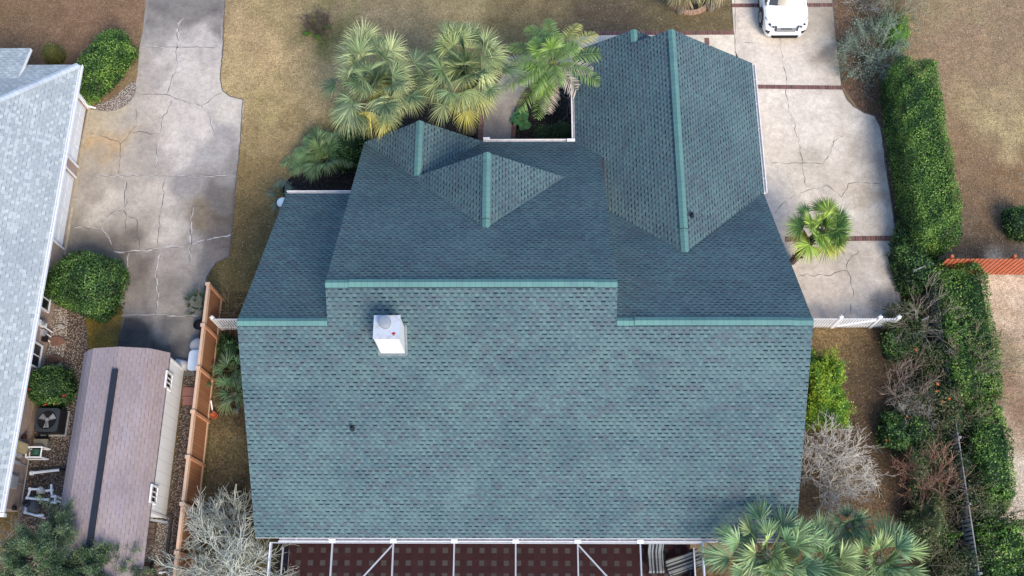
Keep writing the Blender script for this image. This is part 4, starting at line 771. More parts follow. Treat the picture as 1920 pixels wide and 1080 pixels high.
# ------------------------------------------------------------------ screened pool cage
t=thing('pool_cage','white-framed screen enclosure over the red paved deck','screen enclosure',(-1.3,1,0)); zt=2.68; y0=Ys-.14; bx=[g(u,1010,zt)[0] for u in (509,624,738,852,967,1083,1200,1316)]
for i,x in enumerate(bx):
    mb=MB(); mb.beam((x,y0,zt),(x,-5,zt),.048 if 0<i<7 else .07,.11); mb.build('roof_beam',M['alu'],t)
    if 0<i<7: mb=MB(); mb.box(x-.11,x+.11,y0-.03,y0+.10,zt+.0,zt+.075); mb.build('beam_bracket',M['alu'],t)
    mb=MB(); mb.box(x-.025,x+.025,-5.05,-5,0.02,zt); mb.build('post',M['alu'],t)
mb=MB(); mb.box(bx[0],bx[-1],y0-.03,y0+.004,zt-.06,zt+.02); mb.build('header',M['alu'],t)
for a,b in ((2,1),(5,6)): mb=MB(); mb.beam((bx[a],y0-.05,zt-.01),(bx[b],y0-2.35,zt-.01),.05,.05); mb.build('brace',M['alu'],t)
for X in (bx[0],bx[-1]):
    for z in (.06,.9):
        mb=MB(); mb.beam((X,y0,z),(X,-5,z),.05,.06); mb.build('wall_rail',M['alu'],t)
mb=MB(); mb.box(bx[0]+.01,bx[0]+.03,-5,y0,.1,.88); mb.box(bx[-1]-.03,bx[-1]-.01,-5,y0,.1,.88); mb.build('kick_panel',plain('navy_kick_panel',(.012,.016,.035),.5,.1),t)
mb=MB(); mb.face([(bx[0],-5,zt+.06),(bx[-1],-5,zt+.06),(bx[-1],y0,zt+.06),(bx[0],y0,zt+.06)]); mb.build('screen',M['screen'],t)
# striped sling chairs on the deck
def chair(u,v,rz,label):
    p=g(u,v,.4); t=thing('lounge_chair',label,'chair',(p[0],p[1],.02),'striped sling chairs on the pool deck'); c_,s_=math.cos(rz),math.sin(rz)
    def T(x,y,z): return (p[0]+x*c_-y*s_,p[1]+x*s_+y*c_,z+.02)
    prof_=[(.75,.98),(.62,.88),(.5,.72),(.40,.52),(.30,.40),(.1,.36),(-.15,.38),(-.35,.42),(-.42,.38)]
    st=[(-.27,-.18,0),(-.18,-.14,1),(-.14,-.08,0),(-.08,.0,1),(.0,.05,0),(.05,.1,1),(.1,.2,0),(.2,.23,1),(.23,.27,0)]
    mb=MB()
    for (ya,za),(yb_,zb_) in zip(prof_[:-1],prof_[1:]):
        for xa_,xb_,m in st: mb.face([T(xa_,ya,za),T(xa_,yb_,zb_),T(xb_,yb_,zb_),T(xb_,ya,za)],m)
    mb.build('sling',[plain('pale_stripe',(.34,.36,.36),.7,.1),M['darkfab']],t)
    for sx in (-.30,.30):
        mb=MB(); mb.tube([T(sx,y,z) for y,z in prof_],.018,6); mb.tube([T(sx,.45,.0),T(sx,.30,.40),T(sx,.2,.6),T(sx,-.3,.6),T(sx,-.38,.0)],.018,6); mb.build('side_frame',M['black'],t)
chair(1230,1052,0.02,'striped sling chair facing the bottom edge, nearer the deck middle'); chair(1272,1060,-1.25,'striped sling chair turned sideways, nearer the cage wall')
# ------------------------------------------------------------------ small things
mb=MB(); p=g(527,380,1.6); t=thing('satellite_dish','white dish just showing beside the left eave of the green roof','dish',(p[0],p[1],0)); mb.lathe((p[0]+.05,p[1],1.55),[(0,0),(.1,.01),(.17,.05),(.21,.09)],24); mb.lathe((p[0]+.05,p[1],1.565),[(0,0),(.1,.01),(.165,.05),(.2,.09)],24); mb.build('dish',M['vinyl'],t,smooth=True); mb=MB(); mb.tube([(p[0]+.05,p[1],0),(p[0]+.05,p[1],1.56)],.025,8); mb.build('mast',M['greybox'],t)
p=g(366,676,.7); t=thing('folding_table','pale blue folding table standing between shed and cedar fence','table',(p[0],p[1],0)); mb=MB(); pts=[(p[0]+.27*math.copysign(abs(math.cos(q))**.35,math.cos(q)),p[1]+.40*math.copysign(abs(math.sin(q))**.35,math.sin(q))) for q in np.linspace(0,6.283,29)[:-1]]
mb.face([(x,y,.72) for x,y in pts]); mb.face([(x,y,.68) for x,y in pts[::-1]])
for i in range(28): a,b=pts[i],pts[(i+1)%28]; mb.face([(*a,.68),(*b,.68),(*b,.72),(*a,.72)])
mb.build('table_top',M['tblue'],t)
for sx,sy in ((-.2,-.3),(.2,-.3),(-.2,.3),(.2,.3)): mb=MB(); mb.tube([(p[0]+sx,p[1]+sy,.68),(p[0]+sx*1.15,p[1]+sy*1.1,0)],.014,6); mb.build('leg',M['greybox'],t)
mb=MB(); mb.box(p[0]-.22,p[0]+.25,p[1]+.43,p[1]+.47,.55,.60)
for k in range(7): mb.box(p[0]-.22+k*.07,p[0]-.19+k*.07,p[1]+.44,p[1]+.46,.3,.55)
mb.build('chair_back',M['vinyl'],t)
p=g(369,647,.5); mb=MB(); mb.lathe((p[0],p[1],0.0),[(.24,.012),(.26,.1),(.26,.45),(.28,.46),(.28,.50),(.2,.53),(0,.54)],24); tag(mb.build('round_bin',M['greybox'],smooth=True),'round grey lidded bin between pale blue table and black pot','bin')
p=g(340,683,.3); mb=MB(); mb.tube([(p[0]-.28,p[1]+.06,.22),(p[0]-.24,p[1]+.05,.22),(p[0]+.22,p[1]-.05,.22),(p[0]+.26,p[1]-.06,.22)],[.1,.2,.2,.1],14); tag(mb.build('water_tank',M['greybox'],smooth=True),'small grey drum lying at the shed corner','drum')
p=g(377,613); mb=MB(); mb.lathe((p[0],p[1],0),[(.14,.012),(.2,.30),(.22,.32),(.19,.32),(.17,.22),(0,.22)],18); tag(mb.build('plant_pot',M['black']),'black plant pot against the cedar fence above the round bin','pot')
p=g(404,781); mb=MB(); mb.lathe((p[0],p[1],0.01),[(.10,0),(.15,.22),(.17,.24),(.14,.24),(.12,.18),(0,.18)],4); tag(mb.build('plant_pot',M['terra']),'square terracotta pot on the bare ground, house side of fence','pot')
p=g(401,762); mb=MB(); mb.beam((p[0],p[1]-.25,.05),(p[0]-.02,p[1]+.15,.35),.05,.03); tag(mb.build('wood_stake',M['white']),'short white stake leaning beside the terracotta pot','stake')
for k,lb in enumerate(('pinkish paver slab nearest the pale blue table','pinkish paver slab further from the table, in the row by the fence')):
    p=g(356,735+17*k); mb=MB(); mb.box(p[0]-.26,p[0]+.26,p[1]-.17,p[1]+.17,.012,.07-.01*k); tag(mb.build('paver',M['pink'],bevel=.01),lb,'paver')
# round bike-tyre-like hoop at the right edge
p=g(1897,405); t=mb=MB(); mb.tube([(p[0]+.42*math.cos(q),p[1]+.25*math.sin(q),.06+.0*q) for q in np.linspace(0,6.283,33)],.03,6,cap=False); tag(mb.build('rubber_hoop',M['rubber']),'black hoop lying on dry grass by the dark shrub','hoop')
p=g(1292,-8); t=thing('tree_ring','curved tan brick ring round a planting at the top edge','planter ring',p); mb=MB(); R_=.95
for k in range(30):
    a0,a1=6.2832*k/30+.01,6.2832*(k+1)/30-.01; q=[(p[0]+r*math.cos(a),p[1]+r*math.sin(a)) for a,r in ((a0,R_-.09),(a0,R_+.09),(a1,R_+.09),(a1,R_-.09))]
    mb.face([(*x,.14) for x in q]); 
    for i in range(4): mb.face([(*q[i],0),(*q[(i+1)%4],0),(*q[(i+1)%4],.14),(*q[i],.14)])
mb.build('brick_ring',plain('tan_brick',(.38,.24,.17),.9,.25,9.),t); mb=MB(); mb.lathe((p[0],p[1],.0),[(R_-.1,.01),(R_-.1,.06),(0,.10)],24); mb.build('mulch',M['mulch'],t)
# grey hose against the wing wall
mb=MB(); pts=[];
for q in np.linspace(0,26,150):
    c0=g(1068,172+q*2.4,.0); pts.append((c0[0]+.38*math.sin(q*1.1)*(.5+.5*math.sin(q*.37)),c0[1]+.3*math.cos(q*1.3),.06+.05*math.sin(q*.9)))
mb.tube(pts,.012,5); tag(mb.build('garden_hose',M['hose']),'thin grey hose loosely coiled in the dark entry bed','hose')
# ------------------------------------------------------------------ vegetation builders
class Acc:
    def __init__(s): s.V=[];s.F=[];s.C=[];s.n=0
    def add(s,V,Fq,C):
        V=np.asarray(V,float).reshape(-1,3); s.V.append(V); s.F.append(np.asarray(Fq,int)+s.n); C=np.asarray(C,float); s.C.append(np.broadcast_to(C,(len(V),3)) if C.ndim==1 else C); s.n+=len(V)
    def build(s,name,mat,parent=None,smooth=False): return npmesh(name,np.vstack(s.V),np.vstack(s.F),np.vstack(s.C),mat,parent,smooth)
def uvec(a): return a/(np.linalg.norm(a,axis=-1,keepdims=True)+1e-9)
def leaves(acc,Pn,Nn,size,cols,asp=.5,tilt=.8,R=RS):
    n=len(Pn); nn=uvec(Nn+R.normal(size=(n,3))*tilt); t=uvec(np.cross(nn,R.normal(size=(n,3)))); b=np.cross(nn,t)
    s=size*R.uniform(.65,1.35,(n,1)); V=np.stack([Pn-t*s*.5,Pn+b*s*asp*.5+nn*s*.06,Pn+t*s*.5,Pn-b*s*asp*.5+nn*s*.06],1)
    acc.add(V.reshape(-1,3),np.arange(4*n).reshape(n,4),np.repeat(cols,4,0))
def pal(n,P_,cols,f=1.2,seed=0,R=RS,jit=.25):
    cols=np.array(cols); k=(snoise(P_,f,seed)*.32+.5+R.normal(size=n)*.26)*(len(cols)-1); k=np.clip(k,0,len(cols)-1.001); i=k.astype(int); fr=(k-i)[:,None]
    c=cols[i]*(1-fr)+cols[np.minimum(i+1,len(cols)-1)]*fr; return c*R.uniform(1-jit,1+jit,(n,1))
def superpts(n,a,b,h,ex,R=RS,zmin=0.):
    "random points and normals on a rounded box, base at z=0"
    A=np.array([2*a*2*b*1., 2*a*h*2, 2*b*h*2]); w_=A/A.sum(); k=R.choice(3,n,p=w_); u=R.uniform(-1,1,(n,3))
    u[k==0,2]=1; s_=R.choice([-1,1],n); u[k==1,1]=s_[k==1]; u[k==2,0]=s_[k==2]; u[:,2]=np.where(k==0,1,(u[:,2]+1)/2)
    q=np.abs(u)+1e-6; r=(q[:,0]**ex+q[:,1]**ex+q[:,2]**ex)**(1/ex); p=u/r[:,None]; N_=np.sign(u)*np.abs(p)**(ex-1)/np.array([a,b,h]); return p*np.array([a,b,h]),uvec(N_)
GREENS=dict(hedge=[(.015,.04,.010),(.042,.108,.018),(.10,.205,.03),(.22,.34,.065)],dark=[(.014,.035,.012),(.035,.085,.02),(.07,.15,.035),(.13,.23,.05)],
 yel=[(.06,.15,.02),(.14,.27,.025),(.26,.40,.035),(.40,.48,.05)],olive=[(.05,.07,.025),(.09,.12,.04),(.14,.16,.06),(.20,.20,.08)],silver=[(.07,.11,.07),(.13,.18,.12),(.20,.26,.19),(.28,.33,.26)],gold=[(.08,.085,.02),(.14,.14,.03),(.22,.20,.05)],mix=[(.02,.045,.015),(.05,.09,.025),(.10,.14,.05),(.16,.13,.07)])
def bush(name,label,cat,c,a,b,h,ex=2.6,pal_='hedge',dens=420,size=.085,rot=0.,rough=.06,gap=0.,flowers=None,group=None,seed=1,taper=0.,twigs=0,asp=.55,sp=.16,shell=.19):
    R=np.random.RandomState(seed*7+3); c=np.array([c[0],c[1],0.]); t=thing(name,label,cat,c,group)
    area=4*a*b+4*h*(a+b)*.8; n=int(area*dens); p,N_=superpts(n,a,b,h,ex,R)
    def shape(p,N_,k=1.):
        d=1+rough*1.6*snoise(p,.55,seed)[:,None]*1.0+rough*.8*snoise(p,1.7,seed+2)[:,None]; q=p*d*k; tp=1-taper*(1-np.clip(q[:,2:3]/h,0,1)); q=q*np.concatenate([tp,tp,np.ones_like(tp)],1); return q
    p=shape(p,N_); p=p-N_*np.abs(R.normal(size=(n,1)))*shell
    if gap>0: keep=(snoise(p,1.1,seed+9)*.5+.5+R.uniform(-.2,.2,n))>gap; p,N_=p[keep],N_[keep]
    cr,sr=math.cos(rot),math.sin(rot); Rm=np.array([[cr,sr,0],[-sr,cr,0],[0,0,1]]); p=p@Rm; N_=N_@Rm
    acc=Acc(); leaves(acc,p+c,N_+np.array([0,0,.35]),size,pal(len(p),p,GREENS[pal_],1.0,seed,R),asp,.8,R)
    # sprigs standing proud of the clipped surface
    m=int(n*sp); i=R.choice(len(p),m); leaves(acc,p[i]+c+N_[i]*R.uniform(.01,.09,(m,1)),N_[i]*.2+R.normal(size=(m,3))*.6,size*1.15,pal(m,p[i],GREENS[pal_],1.,seed,R)*1.15,.4,1.,R)
    acc.build('foliage',M['leaf'],t)
    # woody inside
    nu,nv=26,14; th=np.linspace(0,2*np.pi,nu,endpoint=False); V=[]
    for j in range(nv):
        ph=(j/(nv-1))*np.pi/2
        for k in th:
            d=np.array([math.cos(k)*math.cos(ph),math.sin(k)*math.cos(ph),math.sin(ph)]); r=(np.abs(d)**ex).sum()**(1/ex); V.append(d/r*np.array([a,b,h]))
    V=shape(np.array(V),None,.84); V=V@Rm+c; Fq=[[j*nu+k,j*nu+(k+1)%nu,(j+1)*nu+(k+1)%nu,(j+1)*nu+k] for j in range(nv-1) for k in range(nu)]
    cc=np.array(GREENS[pal_][0])*.9; npmesh('inner_leaves',V,np.array(Fq),np.tile(cc,(len(V),1)),M['twig'],t,True)
    if flowers is not None:
        fa=Acc(); q,Nq=superpts(flowers[0],a,b,h,ex,R); q=shape(q,Nq)*1.02; k=q[:,2]>h*.45; q,Nq=(q[k]@Rm)+c,Nq[k]
        for pt,nn in zip(q,Nq): leaves(fa,np.repeat(pt[None],6,0)+R.normal(size=(6,3))*.02,np.repeat(nn[None],6,0),flowers[2],np.tile(flowers[1],(6,1)),.7,.6,R)
        fa.build('flowers',M['leaf'],t)
    if twigs:
        S=[]; 
        for _ in range(twigs):
            i=R.randint(len(p)); q=p[i]+c; d=uvec(N_[i]+R.normal(size=3)*.5+np.array([0,0,.6])); S.append((q-d*.2,q+d*R.uniform(.1,.3),.008,.004))
        ta=Acc(); prisms(ta,S,(.20,.15,.11)); ta.build('twigs',M['twig'],t)
    return t
def prisms(acc,S,col,var=.15,R=RS):
    A=np.array([s[0] for s in S]);B=np.array([s[1] for s in S]); ra=np.array([s[2] for s in S])[:,None]; rb=np.array([s[3] for s in S])[:,None]
    d=uvec(B-A); ref=np.where(np.abs(d[:,2:3])<.9,np.array([[0,0,1.]]),np.array([[1.,0,0]])); s1=uvec(np.cross(d,ref)); s2=np.cross(d,s1); V=[]
    for P_,r in ((A,ra),(B,rb)):
        for k in range(3): a=k*2.0944; V.append(P_+(s1*math.cos(a)+s2*math.sin(a))*r)
    V=np.stack(V,1); n=len(S); b=np.arange(n)[:,None]*6; Fq=np.concatenate([b+np.array([[k,(k+1)%3,3+(k+1)%3,3+k]]) for k in range(3)],0)
    c=np.array(col); 
    if len(S[0])>4: c=np.array([s[4] for s in S])
    else: c=np.tile(c,(n,1))
    c=c*R.uniform(1-var,1+var,(n,1)); acc.add(V.reshape(-1,3),Fq,np.repeat(c,6,0))
def grow(p,d,L,r,lv,R,nch=(4,6),ang=.6,jit=.16,up=.04,shrink=.62,segs=5,rs=.62,S=None,tips=None,minr=.004,spread0=.25):
    if S is None: S=[]
    p=np.array(p,float); d=uvec(np.array(d,float)); n=segs; st=L/n; pts=[p]; ds=[d]
    for i in range(n):
        d=uvec(d+R.normal(size=3)*jit+np.array([0,0,up])); q=p+d*st; r0=max(minr,r*(1-.55*i/n)); r1=max(minr,r*(1-.55*(i+1)/n)); S.append((p,q,r0,r1)); p=q; pts.append(p); ds.append(d)
    if lv<=0:
        if tips is not None: tips.append((p,d))
        return S
    m=R.randint(nch[0],nch[1]+1)
    for k in range(m):
        f=spread0+(1-spread0)*(k+R.rand())/m; i=min(n,int(f*n)+1); q=pts[i]; dd=ds[i]; a=ang*R.uniform(.6,1.35); side=uvec(np.cross(dd,R.normal(size=3))); nd=dd*math.cos(a)+side*math.sin(a)
        grow(q,nd,L*shrink*R.uniform(.7,1.15),r*rs,lv-1,R,nch,ang,jit,up,shrink,max(3,segs-1),rs,S,tips,minr,spread0)
    return S
def stems(c,n,R,rad=.1,lean=.5,up=1.): 
    out=[]
    for k in range(n): a=6.283*(k+R.rand()*.6)/n; l=lean*R.uniform(.5,1.2); out.append((np.array([c[0]+rad*math.cos(a),c[1]+rad*math.sin(a),0.]),np.array([l*math.cos(a),l*math.sin(a),up])))
    return out
def baretree(name,label,c,n,L,r,lv,col,seed,group=None,cat='bare tree',lean=.6,rad=.12,tipleaf=None,part='branches',tint=None,bias=None,**kw):
    R=np.random.RandomState(seed); t=thing(name,label,cat,(c[0],c[1],0),group); S=[];tips=[]
    for p,d in stems(c,n,R,rad,lean):
        if bias is not None: d=d+np.array(bias)
        grow(p,d,L*R.uniform(.8,1.15),r,lv,R,S=S,tips=tips,**kw)
    thick=[s for s in S if s[2]>r*.45]; thin=[s for s in S if s[2]<=r*.45]
    a=Acc(); prisms(a,thick,tint or col); a.build('trunk',M['twig'],t); a=Acc(); prisms(a,thin,col); a.build(part,M['twig'],t)
    if tipleaf:
        k,sz,pl,sprd,frac=tipleaf; tp=[x for x in tips if R.rand()<frac]; P_=np.repeat(np.array([x[0] for x in tp]),k,0); P_=P_+R.normal(size=P_.shape)*sprd; a=Acc(); leaves(a,P_,np.tile([0,0,1.],(len(P_),1)),sz,pal(len(P_),P_,GREENS[pl],.9,seed,R),.45,.9,R); a.build('foliage',M['leaf'],t)
    return t
def fan(acc,c,az,el,pet,Rr,nseg=36,spread=4.0,droop=.25,col=(.15,.22,.08),tip=(.3,.3,.1),tipk=.25,R=RS,petcol=(.16,.22,.08),curl=.25,wk=1.,pr_=.012,tipdrop=.35,roll=.6):
    c=np.array(c,float); a=np.array([math.cos(az)*math.cos(el),math.sin(az)*math.cos(el),math.sin(el)]); sd_=np.array([-math.sin(az),math.cos(az),0]); n=np.cross(a,sd_)
    sag=np.array([0,0,-1.]); hp=c+a*pet+sag*pet*pet*.10*droop*2
    a2=uvec(a+sag*droop*.5); n=np.cross(a2,sd_); n=n if n[2]>0 else -n
    ro=R.uniform(-roll,roll); sd_,n=sd_*math.cos(ro)+n*math.sin(ro),n*math.cos(ro)-sd_*math.sin(ro)
    th=np.linspace(-spread/2,spread/2,nseg)+R.normal(size=nseg)*.03; s=np.array([0,.22,.48,.75,1.]); L=Rr*(.70+.30*np.cos(th/ (spread/2)*1.2))*R.uniform(.9,1.08,nseg)
    dr=np.cos(th)[:,None]*a2+np.sin(th)[:,None]*sd_; dr=uvec(dr+n*(.05-curl*np.abs(th/(spread/2))[:,None]*-.6)); P_=hp+dr[:,None,:]*(L[:,None]*s)[:,:,None]
    P_=P_+sag*(droop*Rr*(s**2)*.55)[None,:,None]+sag*(tipdrop*Rr*(np.clip(s-.45,0,1)**2)[None,:]*R.uniform(.5,1.5,(nseg,1)))[:,:,None]
    dth=spread/nseg; wd=Rr*dth*np.array([.06,.30,.40,.22,.02])*wk; lat=uvec(np.cross(dr,n[None]))
    lat=uvec(lat+n[None]*(((np.arange(nseg)%2)*2-1)[:,None])*.55)
    Va=P_+lat[:,None,:]*wd[None,:,None]; Vb=P_-lat[:,None,:]*wd[None,:,None]; V=np.stack([Va,Vb],2).reshape(-1,3)
    base=np.arange(nseg)[:,None]*10; Fq=np.concatenate([base+np.array([[2*k,2*k+1,2*k+3,2*k+2]]) for k in range(4)],0)
    tk=np.clip((s-.35)/.65,0,1)**1.3*tipk; cc=np.array(col)[None,None]*(1-tk)[None,:,None]+np.array(tip)[None,None]*tk[None,:,None]; cc=cc*R.uniform(.42,1.45,(nseg,1,1)); cc=np.repeat(np.broadcast_to(cc,(nseg,5,3))[:,:,None,:],2,2).reshape(-1,3)
    acc.add(V,Fq,cc)
    if pet>.05: m=6; pts=[c+a*pet*k/m+sag*((pet*k/m)**2)*.10*droop*2 for k in range(m+1)]; prisms(acc,[(pts[k],pts[k+1],pr_*1.3,pr_) for k in range(m)],petcol,.05,R)
def feather(acc,c,az,el,Lr,nl=44,ll=.5,droop=.5,col=(.12,.22,.05),tip=(.2,.3,.1),R=RS,rcol=(.2,.26,.08),up=.35):
    a=np.array([math.cos(az)*math.cos(el),math.sin(az)*math.cos(el),math.sin(el)]); sd_=np.array([-math.sin(az),math.cos(az),0]); c=np.array(c,float)
    s=np.linspace(0,1,nl); f=lambda s_: c+a*(Lr*s_)+np.array([0,0,-1.])*droop*Lr*s_**2.2
    P_=np.array([f(x) for x in s]); T=uvec(np.gradient(P_,axis=0)); S=[(P_[i],P_[i+1],.016*(1-s[i])+.004,.016*(1-s[i+1])+.004) for i in range(nl-1)]; prisms(acc,S,rcol,.05,R)
    m=s>.12; Pm,Tm,sm=P_[m],T[m],s[m]
    for sg in (-1,1):
        l=ll*np.sin(np.clip((sm-.05)*1.02,0,1)*np.pi)**.55*R.uniform(.85,1.1,len(sm)); dr=uvec(sd_*sg+Tm*.62+np.array([0,0,up])+R.normal(size=Tm.shape)*.07); q=np.array([0,.35,.7,1.]); X=Pm[:,None]+dr[:,None]*(l[:,None]*q)[:,:,None]+np.array([0,0,-1.])*(l[:,None]*q**2*.55)[:,:,None]
        lat=uvec(np.cross(dr,np.array([0,0,1.])+R.normal(size=dr.shape)*.3)); w_=np.array([.008,.019,.013,.001]); V=np.stack([X+lat[:,None]*w_[None,:,None],X-lat[:,None]*w_[None,:,None]],2).reshape(-1,3); k=len(sm); b=np.arange(k)[:,None]*8
        Fq=np.concatenate([b+np.array([[2*j,2*j+1,2*j+3,2*j+2]]) for j in range(3)],0); tk=np.repeat(np.array([0,.2,.5,1.]),2)[None,:,None]; cc=(np.array(col)*(1-tk)+np.array(tip)*tk)*R.uniform(.8,1.2,(k,1,1)); acc.add(V,Fq,cc.reshape(-1,3))
def palmtrunk(t,base,top,r0,r1,col=(.20,.17,.14),boots=1.,R=RS,n=26,bootcol=(.28,.23,.18)):
    base=np.array(base,float);top=np.array(top,float); L=np.linalg.norm(top-base); m=14; mb=MB(); pts=[]; 
    for k in range(m+1): f=k/m; pts.append(base*(1-f)+top*f)
    mb.tube(pts,[r0+(r1-r0)*k/m+.012*(k%2) for k in range(m+1)],12); o=mb.build('trunk',M['bark'] if col is None else plain('palm_trunk',col,.95,.3,8.,bump=.5),t)
    acc=Acc(); nb_=int(L*n); dx=uvec(top-base)
    for k in range(nb_):
        f=.12+.88*k/nb_; p=base*(1-f)+top*f; a=k*2.4; o_=np.array([math.cos(a),math.sin(a),0]); rr_=r0+(r1-r0)*f; q=p+o_*rr_*.8; e=q+o_*.09*boots+dx*.14*boots; s_=np.array([-math.sin(a),math.cos(a),0])*.035; V=[q-s_,q+s_,e+s_*.6,e-s_*.6,q-s_-dx*.05,q+s_-dx*.05]; acc.add(V,[[0,1,2,3],[4,5,2,3]],np.array(bootcol)*R.uniform(.6,1.2))
    acc.build('leaf_bases',M['twig'],t)
def fanpalm(label,base,top,nf,Rr,pet,seed,group=None,col=[(.10,.165,.085),(.22,.30,.145),(.37,.43,.21)],old=(.58,.48,.07),r=(.17,.15),elr=(84,-48),spread=3.3,perleaf=False,nseg=34,droop=(.15,.6),tipk=.35,tip=(.34,.33,.14),boots=1.,dead=0,trcol=(.20,.17,.14),cat='palm tree',name='palm_tree',wk=.62,short=5):
    R=np.random.RandomState(seed); t=thing(name,label,cat,base,group)
    if r: palmtrunk(t,base,top,r[0],r[1],trcol,boots,R)
    acc=Acc(); top=np.array(top,float)
    for k in range(nf):
        f=(k+.5)/nf; el=math.radians(elr[0]+(elr[1]-elr[0])*f**.85+R.uniform(-13,13)); az=k*2.39996+R.uniform(-.25,.25); cc=np.array(col[R.randint(len(col))])*R.uniform(.8,1.15); 
        o_=max(0,(f-.62)/.38)*R.rand()**.7; cc=cc*(1-o_)+np.array(old)*o_; tk=tipk+.4*o_
        if perleaf: acc=Acc()
        fan(acc,top+np.array([math.cos(az)*.06,math.sin(az)*.06,.12*(1-f)-.08]),az,el,pet*(R.uniform(.1,.4) if k%short==0 else R.uniform(.5,1.12)),Rr*R.uniform(.8,1.12),nseg,spread*R.uniform(.85,1.05),droop[0]+(droop[1]-droop[0])*f,cc,tip,tk,R,wk=wk)
        if perleaf: acc.build('frond',M['leaf'],t)
    if not perleaf: acc.build('crown',M['leaf'],t)
    if dead:
        acc=Acc()
        for k in range(dead): fan(acc,top+np.array([0,0,-.25]),R.uniform(0,6.28),-1.1,pet*.8,Rr*.8,24,2.6,.9,(.30,.24,.15),(.36,.30,.2),.5,R)
        acc.build('dead_fronds',M['leaf'],t)
    return t
# ------------------------------------------------------------------ palms
p1=g(703,152,4.6); b1=np.array([p1[0]+.15,p1[1]-.1,0]); fanpalm('left one of the two tall fan palms overhanging the front gable',b1,p1,66,.92,1.5,3,'tall fan palms by the entry',dead=3)
p2=g(868,128,4.9); b2=np.array([p2[0]+.05,p2[1]-.05,0]); fanpalm('right one of the two tall fan palms overhanging the front gable',b2,p2,66,.90,1.42,5,'tall fan palms by the entry',col=[(.13,.20,.09),(.28,.35,.15),(.42,.47,.21)],dead=2)
# feather-leaved palm beside the wing
p3=g(1036,118,3.3); t=thing('palm_tree','feather-leaved palm with some greyed dead fronds in the entry bed','palm tree',(p3[0]-.1,p3[1]-.35,0)); R=np.random.RandomState(4)
palmtrunk(t,(p3[0]-.02,p3[1]-.15,0),p3,.22,.2,(.22,.17,.13),1.8,R,22,(.42,.33,.25)); acc=Acc(); ac2=Acc()
fr=[(95,35,2.0,0),(60,20,2.1,1),(120,25,1.9,0),(10,25,2.3,0),(-12,12,2.2,2),(150,15,1.9,0),(172,8,1.9,2),(200,5,1.9,0),(228,-5,1.8,0),(250,-20,1.7,0),(-45,-5,1.9,2),(35,30,2.2,1),(80,60,1.5,0),(-80,35,1.3,0),(140,50,1.5,0),(20,55,1.6,0),(215,30,1.6,0),(262,-40,1.5,2),(68,5,1.9,0),(105,8,1.8,0),(-28,25,2.1,0),(186,30,1.7,0),(240,25,1.4,0)]
for az_,el_,L_,k in fr:
    c_=[(.09,.17,.035),(.28,.30,.08),(.50,.44,.38)][k]; tp=[(.26,.38,.13),(.50,.44,.14),(.62,.55,.50)][k]; (ac2 if k==2 else acc); feather(ac2 if k==2 else acc,p3,math.radians(az_),math.radians(el_),L_*1.12,36,.50,.38+.1*R.rand(),c_,tp,R)
for az_,el_ in ((200,20),(245,-20),(160,40),(100,70)): fan(acc,p3,math.radians(az_),math.radians(el_),.7,.8,34,2.8,.4,(.16,.27,.05),(.25,.34,.1),.3,R)
acc.build('crown',M['leaf'],t); ac2.build('dead_fronds',M['leaf'],t)
# right fan palm over the pale driveway: each frond of its own
p4=g(1541,432,2.6); b4=g(1484,492,0); fanpalm('small fan palm leaning out over the pale driveway',b4,p4,28,.72,.80,17,None,[(.18,.32,.06),(.27,.40,.07),(.12,.24,.06)],(.60,.55,.06),(.13,.10),(80,-30),3.6,True,40,(.05,.3),.45,(.40,.42,.12),1.4,0,(.06,.045,.04),wk=.85,short=3)
# clump bottom right: stiff blue-green heads
p5=g(1440,1040,3.9); fanpalm('big clump of blue-green fan palms over the roof corner',(p5[0],p5[1],0),p5,40,.82,1.3,21,None,[(.10,.19,.095),(.19,.30,.13),(.33,.42,.17)],(.22,.32,.14),(.17,.15),(70,-35),2.1,False,22,(.08,.45),.3,(.28,.38,.20),dead=1,wk=1.0)
acc=Acc(); R=np.random.RandomState(8); t5=D.objects['palm_tree.004'] if 'palm_tree.004' in D.objects else None
p6=g(1592,985,2.2); fanpalm('small blue-green fan palm head right of the big clump',(p6[0],p6[1],0),p6,10,.72,.25,24,None,[(.11,.20,.12),(.20,.30,.16)],(.3,.35,.12),(.12,.10),(80,20),1.7,False,18,(.05,.2),.35,(.34,.40,.2),wk=.9)
p7=g(1650,1052,2.4); fanpalm('yellow-tipped fan palm at the bottom edge beside the shrubs',(p7[0],p7[1],0),p7,26,.95,.85,25,None,[(.13,.23,.12),(.28,.38,.15)],(.3,.36,.12),(.14,.12),(75,-15),1.9,False,20,(.1,.4),.4,(.36,.42,.18),wk=.95)
p8=g(1530,1062,2.6); fanpalm('low fan palm at the bottom edge between the big clump and the yellow-tipped palm',(p8[0],p8[1],0),p8,24,.95,.85,29,None,[(.15,.26,.12),(.30,.38,.15)],(.4,.4,.12),(.14,.12),(75,-15),1.9,False,20,(.1,.4),.4,(.38,.42,.18),wk=.95)
